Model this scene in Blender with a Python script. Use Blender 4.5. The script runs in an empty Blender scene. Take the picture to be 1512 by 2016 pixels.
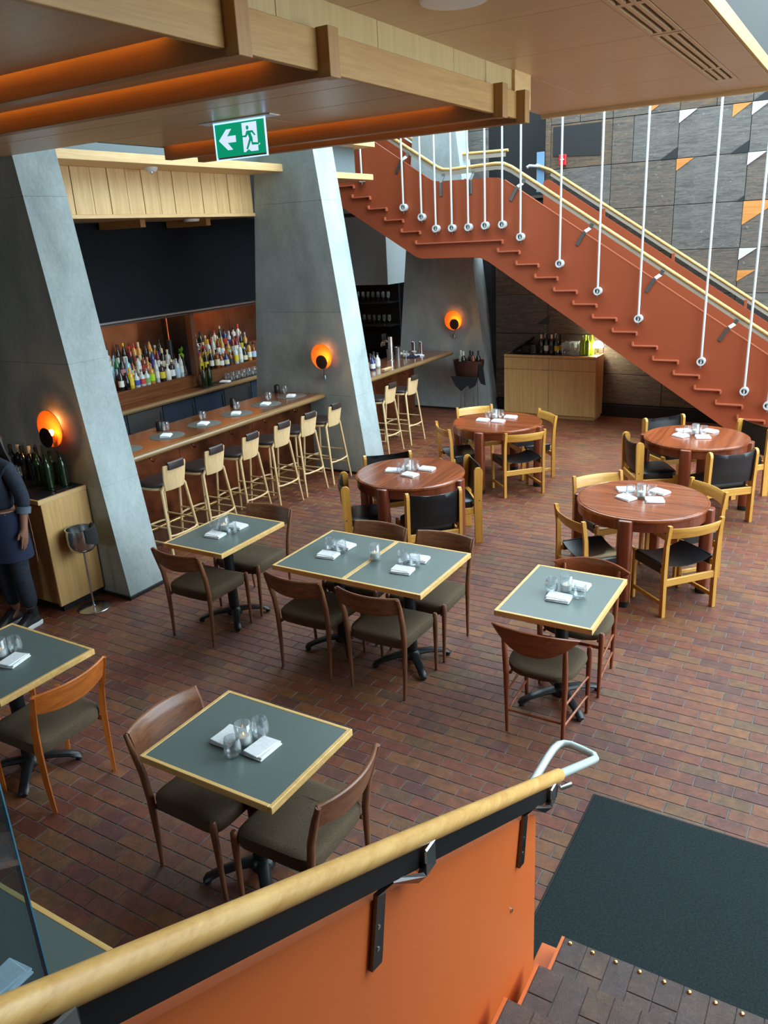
import bpy, bmesh, math, random
from math import sin, cos, pi, radians, sqrt, atan2
from mathutils import Vector, Matrix
R = random.Random(7)
SC = bpy.context.scene
COL = SC.collection

# ------------------------------------------------------------------ camera
cam_d = bpy.data.cameras.new('camera')
cam = bpy.data.objects.new('camera', cam_d)
COL.objects.link(cam)
cam_d.sensor_fit = 'VERTICAL'
cam_d.sensor_height = 24.0
cam_d.lens = 1551.6 / 2016.0 * 24.0
cam_d.clip_start = 0.05
cam_d.clip_end = 200
_yaw, _pitch, _roll = radians(31.7), radians(19.382), radians(-3.1006)
cam.matrix_world = (Matrix.Translation((0, 0, 2.93)) @ Matrix.Rotation(_yaw, 4, 'Z')
                    @ Matrix.Rotation(pi / 2 - _pitch, 4, 'X') @ Matrix.Rotation(_roll, 4, 'Z'))
SC.camera = cam

# ------------------------------------------------------------------ light and exposure
SC.view_settings.view_transform = 'Standard'
SC.view_settings.look = 'None'
SC.view_settings.exposure = 1.06
SC.view_settings.gamma = 1.0
SC.view_settings.use_curve_mapping = False
W = bpy.data.worlds.new('overcast_sky')
SC.world = W
W.use_nodes = True
_bg = W.node_tree.nodes['Background']
_bg.inputs[0].default_value = (0.75, 0.92, 1.0, 1)
_bg.inputs[1].default_value = 3.6

def area_light(name, loc, rot, sx, sy, power=0, color=(1, 1, 1), portal=False):
    d = bpy.data.lights.new(name, 'AREA')
    d.shape = 'RECTANGLE'
    d.size, d.size_y = sx, sy
    d.energy = power
    d.color = color
    d.cycles.is_portal = portal
    o = bpy.data.objects.new(name, d)
    COL.objects.link(o)
    o.location = loc
    o.rotation_euler = rot
    return o
# daylight enters through the glazed side (+X), the roof lights and openings added for light high at the back and in the rear wall: portals guide the sky's light
area_light('sky_portal', (5.95, 7.6, 3.65), (0, radians(90), 0), 6.6, 9.4, portal=True)
area_light('sky_portal', (2.7, 8.2, 6.95), (0, 0, 0), 6.3, 8.2, portal=True)
area_light('sky_portal', (-3.4, 9.9, 6.95), (0, 0, 0), 5.6, 4.8, portal=True)
area_light('sky_portal', (-4.9, -2.95, 1.9), (radians(90), 0, 0), 1.0, 1.0, portal=True)  # unseen rear opening, added to lift the dim left side
area_light('sky_portal', (0.0, 12.45, 6.25), (radians(-90), 0, 0), 11.6, 1.3, portal=True)  # gap above the back wall, added for floor sheen and backlight

try:
    SC.cycles.use_denoising = True
    SC.cycles.max_bounces = 8
    SC.cycles.diffuse_bounces = 4
    SC.cycles.glossy_bounces = 4
    SC.cycles.transmission_bounces = 6
    SC.cycles.transparent_max_bounces = 12
    SC.cycles.sample_clamp_indirect = 6
    SC.cycles.caustics_reflective = False
    SC.cycles.caustics_refractive = False
except Exception:
    pass

# ------------------------------------------------------------------ materials
def lin(c):
    c = c / 255.0
    return c / 12.92 if c <= 0.04045 else ((c + 0.055) / 1.055) ** 2.4
def rgb(r, g, b):
    return (lin(r), lin(g), lin(b), 1)
MATS = {}
def base_mat(name):
    m = bpy.data.materials.new(name)
    m.use_nodes = True
    nt = m.node_tree
    b = nt.nodes['Principled BSDF']
    MATS[name] = m
    return m, nt, b
def nd(nt, t, **kw):
    n = nt.nodes.new(t)
    for k, v in kw.items():
        if k in n.inputs:
            n.inputs[k].default_value = v
        else:
            setattr(n, k, v)
    return n
def ramp(nt, stops):
    n = nt.nodes.new('ShaderNodeValToRGB')
    e = n.color_ramp.elements
    while len(e) < len(stops):
        e.new(0.5)
    for i, (p, c) in enumerate(stops):
        e[i].position = p
        e[i].color = c
    return n
def coords(nt, scale=(1, 1, 1), kind='Object', rot=(0, 0, 0)):
    tc = nt.nodes.new('ShaderNodeTexCoord')
    mp = nt.nodes.new('ShaderNodeMapping')
    mp.inputs['Scale'].default_value = scale
    mp.inputs['Rotation'].default_value = rot
    nt.links.new(tc.outputs[kind], mp.inputs[0])
    return mp
def plain(name, c, rough=0.5, metal=0.0, spec=0.5, coat=0.0, vary=0.0, scale=30.0, bump=0.0, bscale=200.0):
    m, nt, b = base_mat(name)
    b.inputs['Base Color'].default_value = rgb(*c)
    b.inputs['Roughness'].default_value = rough
    b.inputs['Metallic'].default_value = metal
    b.inputs['Specular IOR Level'].default_value = spec
    b.inputs['Coat Weight'].default_value = coat
    if vary or bump:
        mp = coords(nt)
    if vary:
        n = nd(nt, 'ShaderNodeTexNoise', Scale=scale, Detail=5.0)
        nt.links.new(mp.outputs[0], n.inputs['Vector'])
        r = ramp(nt, [(0.3, rgb(*[max(0, x * (1 - vary)) for x in c])), (0.7, rgb(*[min(255, x * (1 + vary)) for x in c]))])
        nt.links.new(n.outputs[0], r.inputs[0])
        nt.links.new(r.outputs[0], b.inputs['Base Color'])
    if bump:
        n = nd(nt, 'ShaderNodeTexNoise', Scale=bscale, Detail=3.0)
        nt.links.new(mp.outputs[0], n.inputs['Vector'])
        bp = nd(nt, 'ShaderNodeBump', Strength=bump, Distance=0.01)
        nt.links.new(n.outputs[0], bp.inputs['Height'])
        nt.links.new(bp.outputs[0], b.inputs['Normal'])
    return m
def wood(name, c1, c2, axis='X', rough=0.45, scale=1.0, coat=0.0, bump=0.12, fine=1.0):
    m, nt, b = base_mat(name)
    lo, hi = 1.2 * scale, 26.0 * scale
    s = [hi, hi, hi]
    s['XYZ'.index(axis)] = lo
    mp = coords(nt, tuple(s))
    n = nd(nt, 'ShaderNodeTexNoise', Scale=1.0, Detail=6.0, Roughness=0.65, Distortion=0.6)
    nt.links.new(mp.outputs[0], n.inputs['Vector'])
    n2 = nd(nt, 'ShaderNodeTexNoise', Scale=6.0 * fine, Detail=2.0)
    nt.links.new(mp.outputs[0], n2.inputs['Vector'])
    mx = nd(nt, 'ShaderNodeMath', operation='MULTIPLY_ADD')
    mx.inputs[1].default_value = 0.35
    nt.links.new(n2.outputs[0], mx.inputs[0])
    nt.links.new(n.outputs[0], mx.inputs[2])
    r = ramp(nt, [(0.42, rgb(*c1)), (0.62, rgb(*[(a + q) / 2 for a, q in zip(c1, c2)])), (0.86, rgb(*c2))])
    nt.links.new(mx.outputs[0], r.inputs[0])
    nt.links.new(r.outputs[0], b.inputs['Base Color'])
    b.inputs['Roughness'].default_value = rough
    b.inputs['Coat Weight'].default_value = coat
    b.inputs['Coat Roughness'].default_value = 0.2
    bp = nd(nt, 'ShaderNodeBump', Strength=bump, Distance=0.004)
    nt.links.new(mx.outputs[0], bp.inputs['Height'])
    nt.links.new(bp.outputs[0], b.inputs['Normal'])
    return m
def thin_glass(name, tint=(250, 252, 253), base=0.04, edge=0.75, rough=0.03, painted_sheen=0.04):
    m, nt, b = base_mat(name)
    out = nt.nodes['Material Output']
    tr = nd(nt, 'ShaderNodeBsdfTransparent')
    tr.inputs[0].default_value = rgb(*tint)
    gl = nd(nt, 'ShaderNodeBsdfGlossy', Roughness=rough)
    gl.inputs[0].default_value = (1, 1, 1, 1)
    lw = nd(nt, 'ShaderNodeLayerWeight', Blend=0.35)
    mr = nd(nt, 'ShaderNodeMapRange')
    mr.inputs['To Min'].default_value = base
    mr.inputs['To Max'].default_value = edge
    nt.links.new(lw.outputs['Facing'], mr.inputs[0])
    mix = nd(nt, 'ShaderNodeMixShader')
    nt.links.new(mr.outputs[0], mix.inputs[0])
    nt.links.new(tr.outputs[0], mix.inputs[1])
    nt.links.new(gl.outputs[0], mix.inputs[2])
    df = nd(nt, 'ShaderNodeBsdfDiffuse')
    df.inputs[0].default_value = rgb(235, 244, 250)
    tl = nd(nt, 'ShaderNodeBsdfTranslucent')
    tl.inputs[0].default_value = rgb(235, 244, 250)
    m3 = nd(nt, 'ShaderNodeMixShader')
    m3.inputs[0].default_value = 0.5
    nt.links.new(df.outputs[0], m3.inputs[1])
    nt.links.new(tl.outputs[0], m3.inputs[2])
    m2 = nd(nt, 'ShaderNodeMixShader')
    m2.inputs[0].default_value = painted_sheen  # white share lightens the glass in place of sky reflections
    nt.links.new(mix.outputs[0], m2.inputs[1])
    nt.links.new(m3.outputs[0], m2.inputs[2])
    nt.links.new(m2.outputs[0], out.inputs[0])
    return m
def amber_dish(name, c):
    m, nt, b = base_mat(name)
    out = nt.nodes['Material Output']
    df = nd(nt, 'ShaderNodeBsdfDiffuse')
    df.inputs[0].default_value = rgb(*c)
    tl = nd(nt, 'ShaderNodeBsdfTranslucent')
    tl.inputs[0].default_value = rgb(*c)
    mix = nd(nt, 'ShaderNodeMixShader')
    mix.inputs[0].default_value = 0.45
    nt.links.new(df.outputs[0], mix.inputs[1])
    nt.links.new(tl.outputs[0], mix.inputs[2])
    nt.links.new(mix.outputs[0], out.inputs[0])
    return m
def emit(name, c, strength):
    m, nt, b = base_mat(name)
    b.inputs['Base Color'].default_value = rgb(*c)
    b.inputs['Emission Color'].default_value = rgb(*c)
    b.inputs['Emission Strength'].default_value = strength
    return m

def concrete(name, c1, c2):
    m, nt, b = base_mat(name)
    mp = coords(nt, (1, 1, 0.6))
    n = nd(nt, 'ShaderNodeTexNoise', Scale=1.7, Detail=9.0, Roughness=0.68, Distortion=0.3)
    n2 = nd(nt, 'ShaderNodeTexNoise', Scale=45.0, Detail=4.0)
    nt.links.new(mp.outputs[0], n.inputs['Vector'])
    nt.links.new(mp.outputs[0], n2.inputs['Vector'])
    a = nd(nt, 'ShaderNodeMath', operation='MULTIPLY_ADD')
    a.inputs[1].default_value = 0.25
    nt.links.new(n2.outputs[0], a.inputs[0])
    nt.links.new(n.outputs[0], a.inputs[2])
    r = ramp(nt, [(0.42, rgb(*c1)), (0.82, rgb(*c2))])
    nt.links.new(a.outputs[0], r.inputs[0])
    # grimy scuffed foot: a stain that belongs to the surface
    nt.links.new(r.outputs[0], b.inputs['Base Color'])
    b.inputs['Roughness'].default_value = 0.72
    b.inputs['Specular IOR Level'].default_value = 0.3
    bp = nd(nt, 'ShaderNodeBump', Strength=0.25, Distance=0.006)
    nt.links.new(a.outputs[0], bp.inputs['Height'])
    nt.links.new(bp.outputs[0], b.inputs['Normal'])
    return m

def brick_mat(name, per_object, PAL, BLOTCH=rgb(142, 86, 42)):
    m, nt, b = base_mat(name)
    if per_object:
        src = nt.nodes.new('ShaderNodeObjectInfo').outputs['Random']
    else:
        src = nt.nodes.new('ShaderNodeNewGeometry').outputs['Random Per Island']
    r = ramp(nt, PAL)
    nt.links.new(src, r.inputs[0])
    tc = nt.nodes.new('ShaderNodeNewGeometry')
    n = nd(nt, 'ShaderNodeTexNoise', Scale=16.0, Detail=6.0, Roughness=0.7)
    nt.links.new(tc.outputs['Position'], n.inputs['Vector'])
    hs = nd(nt, 'ShaderNodeHueSaturation')
    hs.inputs['Saturation'].default_value = 1.02
    mr = nd(nt, 'ShaderNodeMapRange')
    mr.inputs['From Min'].default_value = 0.3
    mr.inputs['From Max'].default_value = 0.7
    mr.inputs['To Min'].default_value = 0.55
    mr.inputs['To Max'].default_value = 1.3
    nt.links.new(n.outputs[0], mr.inputs[0])
    nt.links.new(mr.outputs[0], hs.inputs['Value'])
    n3 = nd(nt, 'ShaderNodeTexNoise', Scale=9.0, Detail=5.0, Roughness=0.6)
    nt.links.new(tc.outputs['Position'], n3.inputs['Vector'])
    m3 = nd(nt, 'ShaderNodeMapRange')
    m3.inputs['From Min'].default_value = 0.52
    m3.inputs['From Max'].default_value = 0.68
    m3.inputs['To Max'].default_value = 0.55
    nt.links.new(n3.outputs[0], m3.inputs[0])
    mxc = nd(nt, 'ShaderNodeMix', data_type='RGBA')
    nt.links.new(m3.outputs[0], mxc.inputs[0])
    nt.links.new(r.outputs[0], mxc.inputs[6])
    mxc.inputs[7].default_value = BLOTCH
    nt.links.new(mxc.outputs[2], hs.inputs['Color'])
    nt.links.new(hs.outputs[0], b.inputs['Base Color'])
    n2 = nd(nt, 'ShaderNodeTexNoise', Scale=55.0, Detail=7.0, Roughness=0.75, Distortion=2.5)
    nt.links.new(tc.outputs['Position'], n2.inputs['Vector'])
    bp = nd(nt, 'ShaderNodeBump', Strength=0.55, Distance=0.008)
    nt.links.new(n2.outputs[0], bp.inputs['Height'])
    nt.links.new(bp.outputs[0], b.inputs['Normal'])
    b.inputs['Roughness'].default_value = 0.4
    b.inputs['Specular IOR Level'].default_value = 0.6
    return m

wood('oak', (196, 158, 104), (226, 192, 138), 'X')
wood('oak_y', (196, 158, 104), (226, 192, 138), 'Y')
wood('oak_z', (196, 158, 104), (228, 194, 140), 'Z')
wood('oak_soffit', (192, 160, 118), (208, 176, 132), 'X', rough=0.35, bump=0.05)
wood('ply_z', (186, 158, 108), (206, 178, 126), 'Z')
wood('table_edge', (214, 168, 96), (240, 200, 130), 'X', rough=0.4)
wood('rail_oak', (204, 148, 76), (234, 188, 112), 'Y', rough=0.4, scale=1.2)
wood('rail_oak_x', (204, 160, 88), (234, 198, 126), 'X', rough=0.4)
wood('walnut', (94, 56, 37), (146, 96, 65), 'X', rough=0.35, scale=1.5, coat=0.2)
wood('walnut_z', (94, 58, 39), (142, 94, 65), 'Z', rough=0.38, scale=1.5, coat=0.2)
wood('teak', (150, 72, 22), (206, 118, 48), 'X', rough=0.35, scale=1.2, coat=0.2)
wood('teak_z', (150, 72, 22), (200, 112, 44), 'Z', rough=0.35, scale=1.2, coat=0.2)
wood('redteak', (104, 50, 28), (164, 88, 48), 'X', rough=0.33, scale=1.2, coat=0.2)
wood('redteak_z', (100, 48, 28), (156, 82, 46), 'Z', rough=0.33, scale=1.2, coat=0.2)
wood('pine', (192, 132, 48), (226, 172, 84), 'X', rough=0.38, coat=0.2)
wood('pine_z', (190, 130, 46), (224, 168, 80), 'Z', rough=0.38, coat=0.2)
wood('beech', (214, 180, 128), (236, 206, 158), 'Z', rough=0.42, bump=0.05)
wood('mahogany', (96, 42, 20), (164, 88, 48), 'X', rough=0.22, scale=0.5, coat=0.5, bump=0.03)
wood('mahogany_z', (92, 40, 22), (138, 66, 40), 'Z', rough=0.3, scale=0.8, coat=0.3, bump=0.03)
wood('bar_top', (86, 50, 30), (128, 80, 50), 'Y', rough=0.16, scale=0.8, coat=0.4, bump=0.02)
wood('bar_nose', (116, 88, 54), (154, 122, 80), 'Y', rough=0.3, scale=0.8, coat=0.3, bump=0.03)
wood('dark_post', (70, 42, 26), (110, 68, 42), 'Z', rough=0.4)
wood('cab_oak', (188, 144, 86), (216, 176, 116), 'Z', rough=0.45)
def weathered(name, c1, c2, c3, seed):
    m, nt, b = base_mat(name)
    mp = coords(nt, (1.1, 1.0, 9.0))
    oi = nt.nodes.new('ShaderNodeObjectInfo')
    ad = nd(nt, 'ShaderNodeVectorMath', operation='ADD')
    sc = nd(nt, 'ShaderNodeVectorMath', operation='SCALE')
    sc.inputs['Scale'].default_value = 0.37 + seed
    nt.links.new(oi.outputs['Location'], sc.inputs[0])
    nt.links.new(mp.outputs[0], ad.inputs[0])
    nt.links.new(sc.outputs[0], ad.inputs[1])
    n = nd(nt, 'ShaderNodeTexNoise', Scale=2.6, Detail=8.0, Roughness=0.7, Distortion=1.6)
    nt.links.new(ad.outputs[0], n.inputs['Vector'])
    n2 = nd(nt, 'ShaderNodeTexNoise', Scale=14.0, Detail=6.0, Roughness=0.7, Distortion=0.8)
    nt.links.new(ad.outputs[0], n2.inputs['Vector'])
    a = nd(nt, 'ShaderNodeMath', operation='MULTIPLY_ADD')
    a.inputs[1].default_value = 0.6
    nt.links.new(n2.outputs[0], a.inputs[0])
    nt.links.new(n.outputs[0], a.inputs[2])
    r = ramp(nt, [(0.52, rgb(*c1)), (0.8, rgb(*c2)), (1.0, rgb(*c3))])
    nt.links.new(a.outputs[0], r.inputs[0])
    # pale mineral specks left in the weathered grain
    mp2 = coords(nt, (1.0, 1.0, 1.6))
    ad2 = nd(nt, 'ShaderNodeVectorMath', operation='ADD')
    nt.links.new(mp2.outputs[0], ad2.inputs[0])
    nt.links.new(sc.outputs[0], ad2.inputs[1])
    n3 = nd(nt, 'ShaderNodeTexNoise', Scale=17.0, Detail=4.0, Roughness=0.65)
    nt.links.new(ad2.outputs[0], n3.inputs['Vector'])
    mr = nd(nt, 'ShaderNodeMapRange')
    mr.inputs['From Min'].default_value = 0.62
    mr.inputs['From Max'].default_value = 0.74
    mr.inputs['To Max'].default_value = 0.6
    nt.links.new(n3.outputs[0], mr.inputs[0])
    mx = nd(nt, 'ShaderNodeMix', data_type='RGBA')
    nt.links.new(mr.outputs[0], mx.inputs[0])
    nt.links.new(r.outputs[0], mx.inputs[6])
    mx.inputs[7].default_value = rgb(158, 164, 166)
    nt.links.new(mx.outputs[2], b.inputs['Base Color'])
    b.inputs['Roughness'].default_value = 0.5
    bp = nd(nt, 'ShaderNodeBump', Strength=0.5, Distance=0.006)
    nt.links.new(a.outputs[0], bp.inputs['Height'])
    nt.links.new(bp.outputs[0], b.inputs['Normal'])
    return m
weathered('panel_wood', (52, 47, 44), (100, 93, 87), (128, 108, 90), 0.0)
weathered('panel_wood_b', (50, 42, 37), (98, 86, 74), (138, 104, 70), 0.21)
weathered('panel_wood_c', (56, 54, 52), (104, 101, 98), (124, 118, 112), 0.43)
wood('fascia_oak', (166, 124, 70), (194, 152, 94), 'Y', rough=0.45)
wood('cap_oak', (152, 110, 62), (176, 132, 80), 'Z', rough=0.45)
wood('beam_oak', (150, 100, 52), (172, 120, 66), 'X', rough=0.45)
plain('rail_bar_pale', (168, 160, 144), 0.5)
wood('oak_edge', (168, 128, 66), (196, 156, 90), 'Y', rough=0.5)
wood('inlay_oak', (190, 118, 56), (218, 150, 84), 'X', rough=0.5, scale=0.6)
concrete('concrete', (140, 154, 155), (186, 199, 200))
concrete('concrete_b', (128, 134, 134), (176, 182, 180))
BRICKS = [(0.0, rgb(114, 58, 46)), (0.18, rgb(126, 67, 44)), (0.36, rgb(96, 54, 48)), (0.52, rgb(132, 81, 49)),
          (0.66, rgb(110, 56, 43)), (0.8, rgb(132, 84, 48)), (0.94, rgb(104, 74, 48)), (1.0, rgb(94, 52, 47))]
STAIRS = [(0.0, rgb(84, 62, 54)), (0.25, rgb(76, 56, 54)), (0.5, rgb(92, 70, 54)), (0.75, rgb(74, 60, 62)), (1.0, rgb(86, 62, 48))]
brick_mat('brick_one', True, BRICKS)
brick_mat('brick_many', False, BRICKS)
brick_mat('paver_dull', True, STAIRS, rgb(98, 72, 52))
plain('mortar', (104, 98, 96), 0.85, vary=0.15)
plain('orange_paint', (220, 110, 50), 0.42, spec=0.4, bump=0.04, bscale=400)
plain('rust_paint', (160, 78, 48), 0.5, spec=0.35, bump=0.04, bscale=400)
plain('rust_edge', (190, 106, 76), 0.45)
plain('lino', (98, 113, 110), 0.34, spec=0.5, vary=0.03, scale=200)
plain('black_metal', (26, 28, 30), 0.38, spec=0.5)
plain('black_bar', (24, 25, 27), 0.42, metal=0.3)
plain('steel', (200, 204, 206), 0.22, metal=1.0)
plain('dull_steel', (150, 152, 154), 0.38, metal=1.0)
plain('dark_steel', (92, 90, 90), 0.3, metal=1.0)
plain('pale_pipe', (196, 208, 204), 0.4, metal=0.2)
plain('rod_paint', (214, 222, 224), 0.4, metal=0.1)
plain('hole_shade', (30, 32, 34), 0.6)
plain('brass', (196, 164, 104), 0.22, metal=1.0)
plain('copper', (182, 96, 60), 0.34, metal=1.0, vary=0.2, scale=5)
plain('copper_panel', (128, 76, 50), 0.36, metal=0.85, vary=0.3, scale=4)
plain('copper_back', (146, 106, 82), 0.28, metal=0.9, vary=0.12, scale=3)
plain('leather', (13, 17, 21), 0.34, spec=0.6, bump=0.1, bscale=160)
plain('leather_brown', (50, 40, 38), 0.42, bump=0.08, bscale=200)
plain('fabric', (92, 79, 63), 0.92, spec=0.2, vary=0.32, scale=380, bump=0.4, bscale=420)
plain('carpet', (24, 41, 44), 0.95, vary=0.35, scale=110, bump=0.9, bscale=420)
plain('rubber', (18, 20, 22), 0.7)
plain('linen', (238, 242, 246), 0.8, vary=0.03, scale=60, bump=0.1, bscale=500)
plain('white_plastic', (226, 226, 222), 0.4)
plain('white_wall', (206, 214, 214), 0.7)
plain('band_grey', (104, 118, 124), 0.7)
plain('band_blue', (120, 160, 196), 0.15)
plain('shade_brown', (56, 34, 24), 0.5)
plain('grey_wall', (120, 116, 108), 0.75)
plain('dark_wall', (40, 42, 44), 0.7)
plain('black_board', (4, 9, 15), 0.7, spec=0.2, vary=0.12, scale=4)
plain('fridge', (50, 62, 76), 0.3, spec=0.6)
plain('placemat', (98, 100, 94), 0.7, bump=0.3, bscale=400)
plain('dark_stone', (32, 34, 36), 0.3)
plain('wax', (246, 240, 226), 0.5)
plain('skin', (150, 106, 84), 0.5)
plain('denim', (34, 44, 58), 0.85, vary=0.2, scale=60, bump=0.2, bscale=300)
plain('denim_cuff', (92, 106, 124), 0.85, bump=0.2, bscale=300)
plain('jeans', (34, 42, 54), 0.85, vary=0.25, scale=50, bump=0.2, bscale=300)
plain('navy_apron', (26, 38, 66), 0.85, bump=0.15, bscale=300)
plain('tan_strap', (168, 132, 104), 0.7)
plain('hair', (24, 19, 18), 0.45)
plain('shoe_black', (26, 28, 32), 0.5)
plain('sole_white', (226, 230, 232), 0.5)
plain('red_plastic', (200, 34, 40), 0.35)
plain('sign_green', (0, 120, 90), 0.5)
plain('sign_white', (228, 236, 240), 0.5)
plain('leaf_green', (120, 170, 50), 0.45)
plain('stem_brown', (150, 110, 70), 0.6)
plain('charcoal_cloth', (26, 27, 30), 0.9, bump=0.2, bscale=300)
plain('tub_copper', (78, 48, 40), 0.4, metal=0.4)
plain('white_inlay', (214, 222, 226), 0.45)
plain('black_inlay', (44, 46, 48), 0.5)
plain('ceramic', (226, 228, 224), 0.3)
thin_glass('glass')
thin_glass('ribbed_glass', (246, 250, 252), 0.07, 0.7, 0.08, painted_sheen=0.10)
thin_glass('pane', (206, 226, 234), 0.05, 0.35, 0.02, painted_sheen=0.02)
amber_dish('amber', (240, 150, 70))
plain('pane_edge', (70, 140, 170), 0.15)
for _n, _c, _t in (('bottle_green', (20, 44, 18), 0.12), ('bottle_lit_green', (130, 170, 30), 0.12), ('bottle_clear', (196, 206, 204), 0.1),
                   ('bottle_amber', (120, 56, 18), 0.12), ('bottle_dark', (26, 20, 20), 0.15), ('bottle_blue', (40, 60, 120), 0.12),
                   ('bottle_red', (110, 26, 30), 0.15), ('bottle_yellow', (214, 178, 40), 0.2), ('bottle_gold', (190, 140, 60), 0.15),
                   ('bottle_sky', (150, 196, 206), 0.15), ('bottle_emerald', (20, 110, 60), 0.12)):
    plain(_n, _c, _t, spec=0.7, coat=0.3)
for _n, _c in (('label_white', (226, 226, 216)), ('label_cream', (220, 210, 170)), ('label_yellow', (226, 196, 50)), ('label_blue', (60, 80, 170)),
               ('label_red', (200, 70, 60)), ('label_lime', (170, 220, 40)), ('label_green', (130, 170, 100)), ('label_black', (40, 40, 42)),
               ('label_pink', (214, 150, 150)), ('label_sky', (170, 200, 220))):
    plain(_n, _c, 0.6)
emit('led_warm', (255, 176, 66), 1.7)
emit('led_bar', (255, 160, 80), 7)
emit('flame', (255, 190, 120), 2.5)
emit('bulb_warm', (255, 150, 60), 40)
emit('sign_green_lit', (0, 138, 100), 0.5)
emit('sign_white_lit', (205, 222, 250), 0.5)
emit('sign_edge_lit', (150, 200, 255), 1.1)
emit('lamp_white', (255, 246, 220), 9)

# ------------------------------------------------------------------ mesh builder
class MB:
    def __init__(self):
        self.v, self.f, self.m = [], [], []
        self.M = None
        self.mi = 0
    def add(self, vs, fs):
        o = len(self.v)
        if self.M is not None:
            vs = [tuple(self.M @ Vector(p)) for p in vs]
        self.v += [tuple(p) for p in vs]
        for f in fs:
            self.f.append(tuple(i + o for i in f))
            self.m.append(self.mi)
        return self
    def box(self, x0, x1, y0, y1, z0, z1, b=0.0):
        x0, x1 = min(x0, x1), max(x0, x1)
        y0, y1 = min(y0, y1), max(y0, y1)
        z0, z1 = min(z0, z1), max(z0, z1)
        if b <= 0:
            vs = [(x, y, z) for z in (z0, z1) for y in (y0, y1) for x in (x0, x1)]
            return self.add(vs, [(0, 2, 3, 1), (4, 5, 7, 6), (0, 1, 5, 4), (2, 6, 7, 3), (0, 4, 6, 2), (1, 3, 7, 5)])
        b = min(b, (x1 - x0) * .45, (y1 - y0) * .45, (z1 - z0) * .45)
        bm = bmesh.new()
        idx = {}
        vs = []
        for sx in (0, 1):
            for sy in (0, 1):
                for sz in (0, 1):
                    px, py, pz = (x0, x1)[sx], (y0, y1)[sy], (z0, z1)[sz]
                    ix, iy, iz = (b, -b)[sx], (b, -b)[sy], (b, -b)[sz]
                    idx[sx, sy, sz, 'x'] = len(vs); vs.append((px, py + iy, pz + iz))
                    idx[sx, sy, sz, 'y'] = len(vs); vs.append((px + ix, py, pz + iz))
                    idx[sx, sy, sz, 'z'] = len(vs); vs.append((px + ix, py + iy, pz))
        bm.free()
        I = idx
        fs = []
        for s in (0, 1):
            q = [I[s, 0, 0, 'x'], I[s, 1, 0, 'x'], I[s, 1, 1, 'x'], I[s, 0, 1, 'x']]
            fs.append(tuple(q if s else q[::-1]))
            q = [I[0, s, 0, 'y'], I[1, s, 0, 'y'], I[1, s, 1, 'y'], I[0, s, 1, 'y']]
            fs.append(tuple(q[::-1] if s else q))
            q = [I[0, 0, s, 'z'], I[1, 0, s, 'z'], I[1, 1, s, 'z'], I[0, 1, s, 'z']]
            fs.append(tuple(q if s else q[::-1]))
        for a in (0, 1):
            for c in (0, 1):
                fs.append((I[0, a, c, 'y'], I[1, a, c, 'y'], I[1, a, c, 'z'], I[0, a, c, 'z']))
                fs.append((I[a, 0, c, 'x'], I[a, 1, c, 'x'], I[a, 1, c, 'z'], I[a, 0, c, 'z']))
                fs.append((I[a, c, 0, 'x'], I[a, c, 1, 'x'], I[a, c, 1, 'y'], I[a, c, 0, 'y']))
        for k in [(a, c, d) for a in (0, 1) for c in (0, 1) for d in (0, 1)]:
            fs.append((I[k + ('x',)], I[k + ('y',)], I[k + ('z',)]))
        return self.add(vs, fs)
    def ring_loft(self, rings, cap=True, close=False):
        n = len(rings[0])
        vs = [p for r in rings for p in r]
        fs = []
        m = len(rings)
        for i in range(m if close else m - 1):
            j = (i + 1) % m
            for k in range(n):
                l = (k + 1) % n
                fs.append((i * n + k, i * n + l, j * n + l, j * n + k))
        if cap and not close:
            fs.append(tuple(range(n))[::-1])
            fs.append(tuple((m - 1) * n + k for k in range(n)))
        return self.add(vs, fs)
    def tube(self, pts, r, n=10, cap=True, close=False):
        pts = [Vector(p) for p in pts]
        m = len(pts)
        rs = list(r) if hasattr(r, '__len__') else [r] * m
        rings = []
        up = None
        for i, p in enumerate(pts):
            if close:
                d = (pts[(i + 1) % m] - pts[i - 1])
            elif i == 0:
                d = pts[1] - p
            elif i == m - 1:
                d = p - pts[-2]
            else:
                d = (pts[i + 1] - p).normalized() + (p - pts[i - 1]).normalized()
            d.normalize()
            if up is None:
                up = Vector((0, 0, 1)) if abs(d.z) < .9 else Vector((1, 0, 0))
            a = d.cross(up)
            if a.length < 1e-6:
                a = d.cross(Vector((0, 1, 0)))
            a.normalize()
            b = a.cross(d).normalized()
            up = b
            rings.append([tuple(p + a * rs[i] * cos(2 * pi * k / n) + b * rs[i] * sin(2 * pi * k / n)) for k in range(n)])
        return self.ring_loft(rings, cap, close)
    def flatbar(self, pts, w, t, side):
        """rectangular bar along pts; w along 'side' direction, t across"""
        pts = [Vector(p) for p in pts]
        s = Vector(side).normalized()
        rings = []
        for i, p in enumerate(pts):
            if i == 0: d = pts[1] - p
            elif i == len(pts) - 1: d = p - pts[-2]
            else: d = (pts[i + 1] - p).normalized() + (p - pts[i - 1]).normalized()
            d.normalize()
            a = (s - d * s.dot(d)).normalized()
            b = d.cross(a).normalized()
            rings.append([tuple(p + a * w / 2 * u + b * t / 2 * q) for u, q in ((-1, -1), (1, -1), (1, 1), (-1, 1))])
        return self.ring_loft(rings)
    def lathe(self, prof, n=20, c=(0, 0, 0), cap=True, flute=None):
        rings = []
        for (r, z) in prof:
            ring = []
            for k in range(n):
                q = r
                if flute and k % 2: q = r * (1 - flute)
                a = 2 * pi * k / n
                ring.append((c[0] + q * cos(a), c[1] + q * sin(a), c[2] + z))
            rings.append(ring)
        return self.ring_loft(rings, cap)
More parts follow.
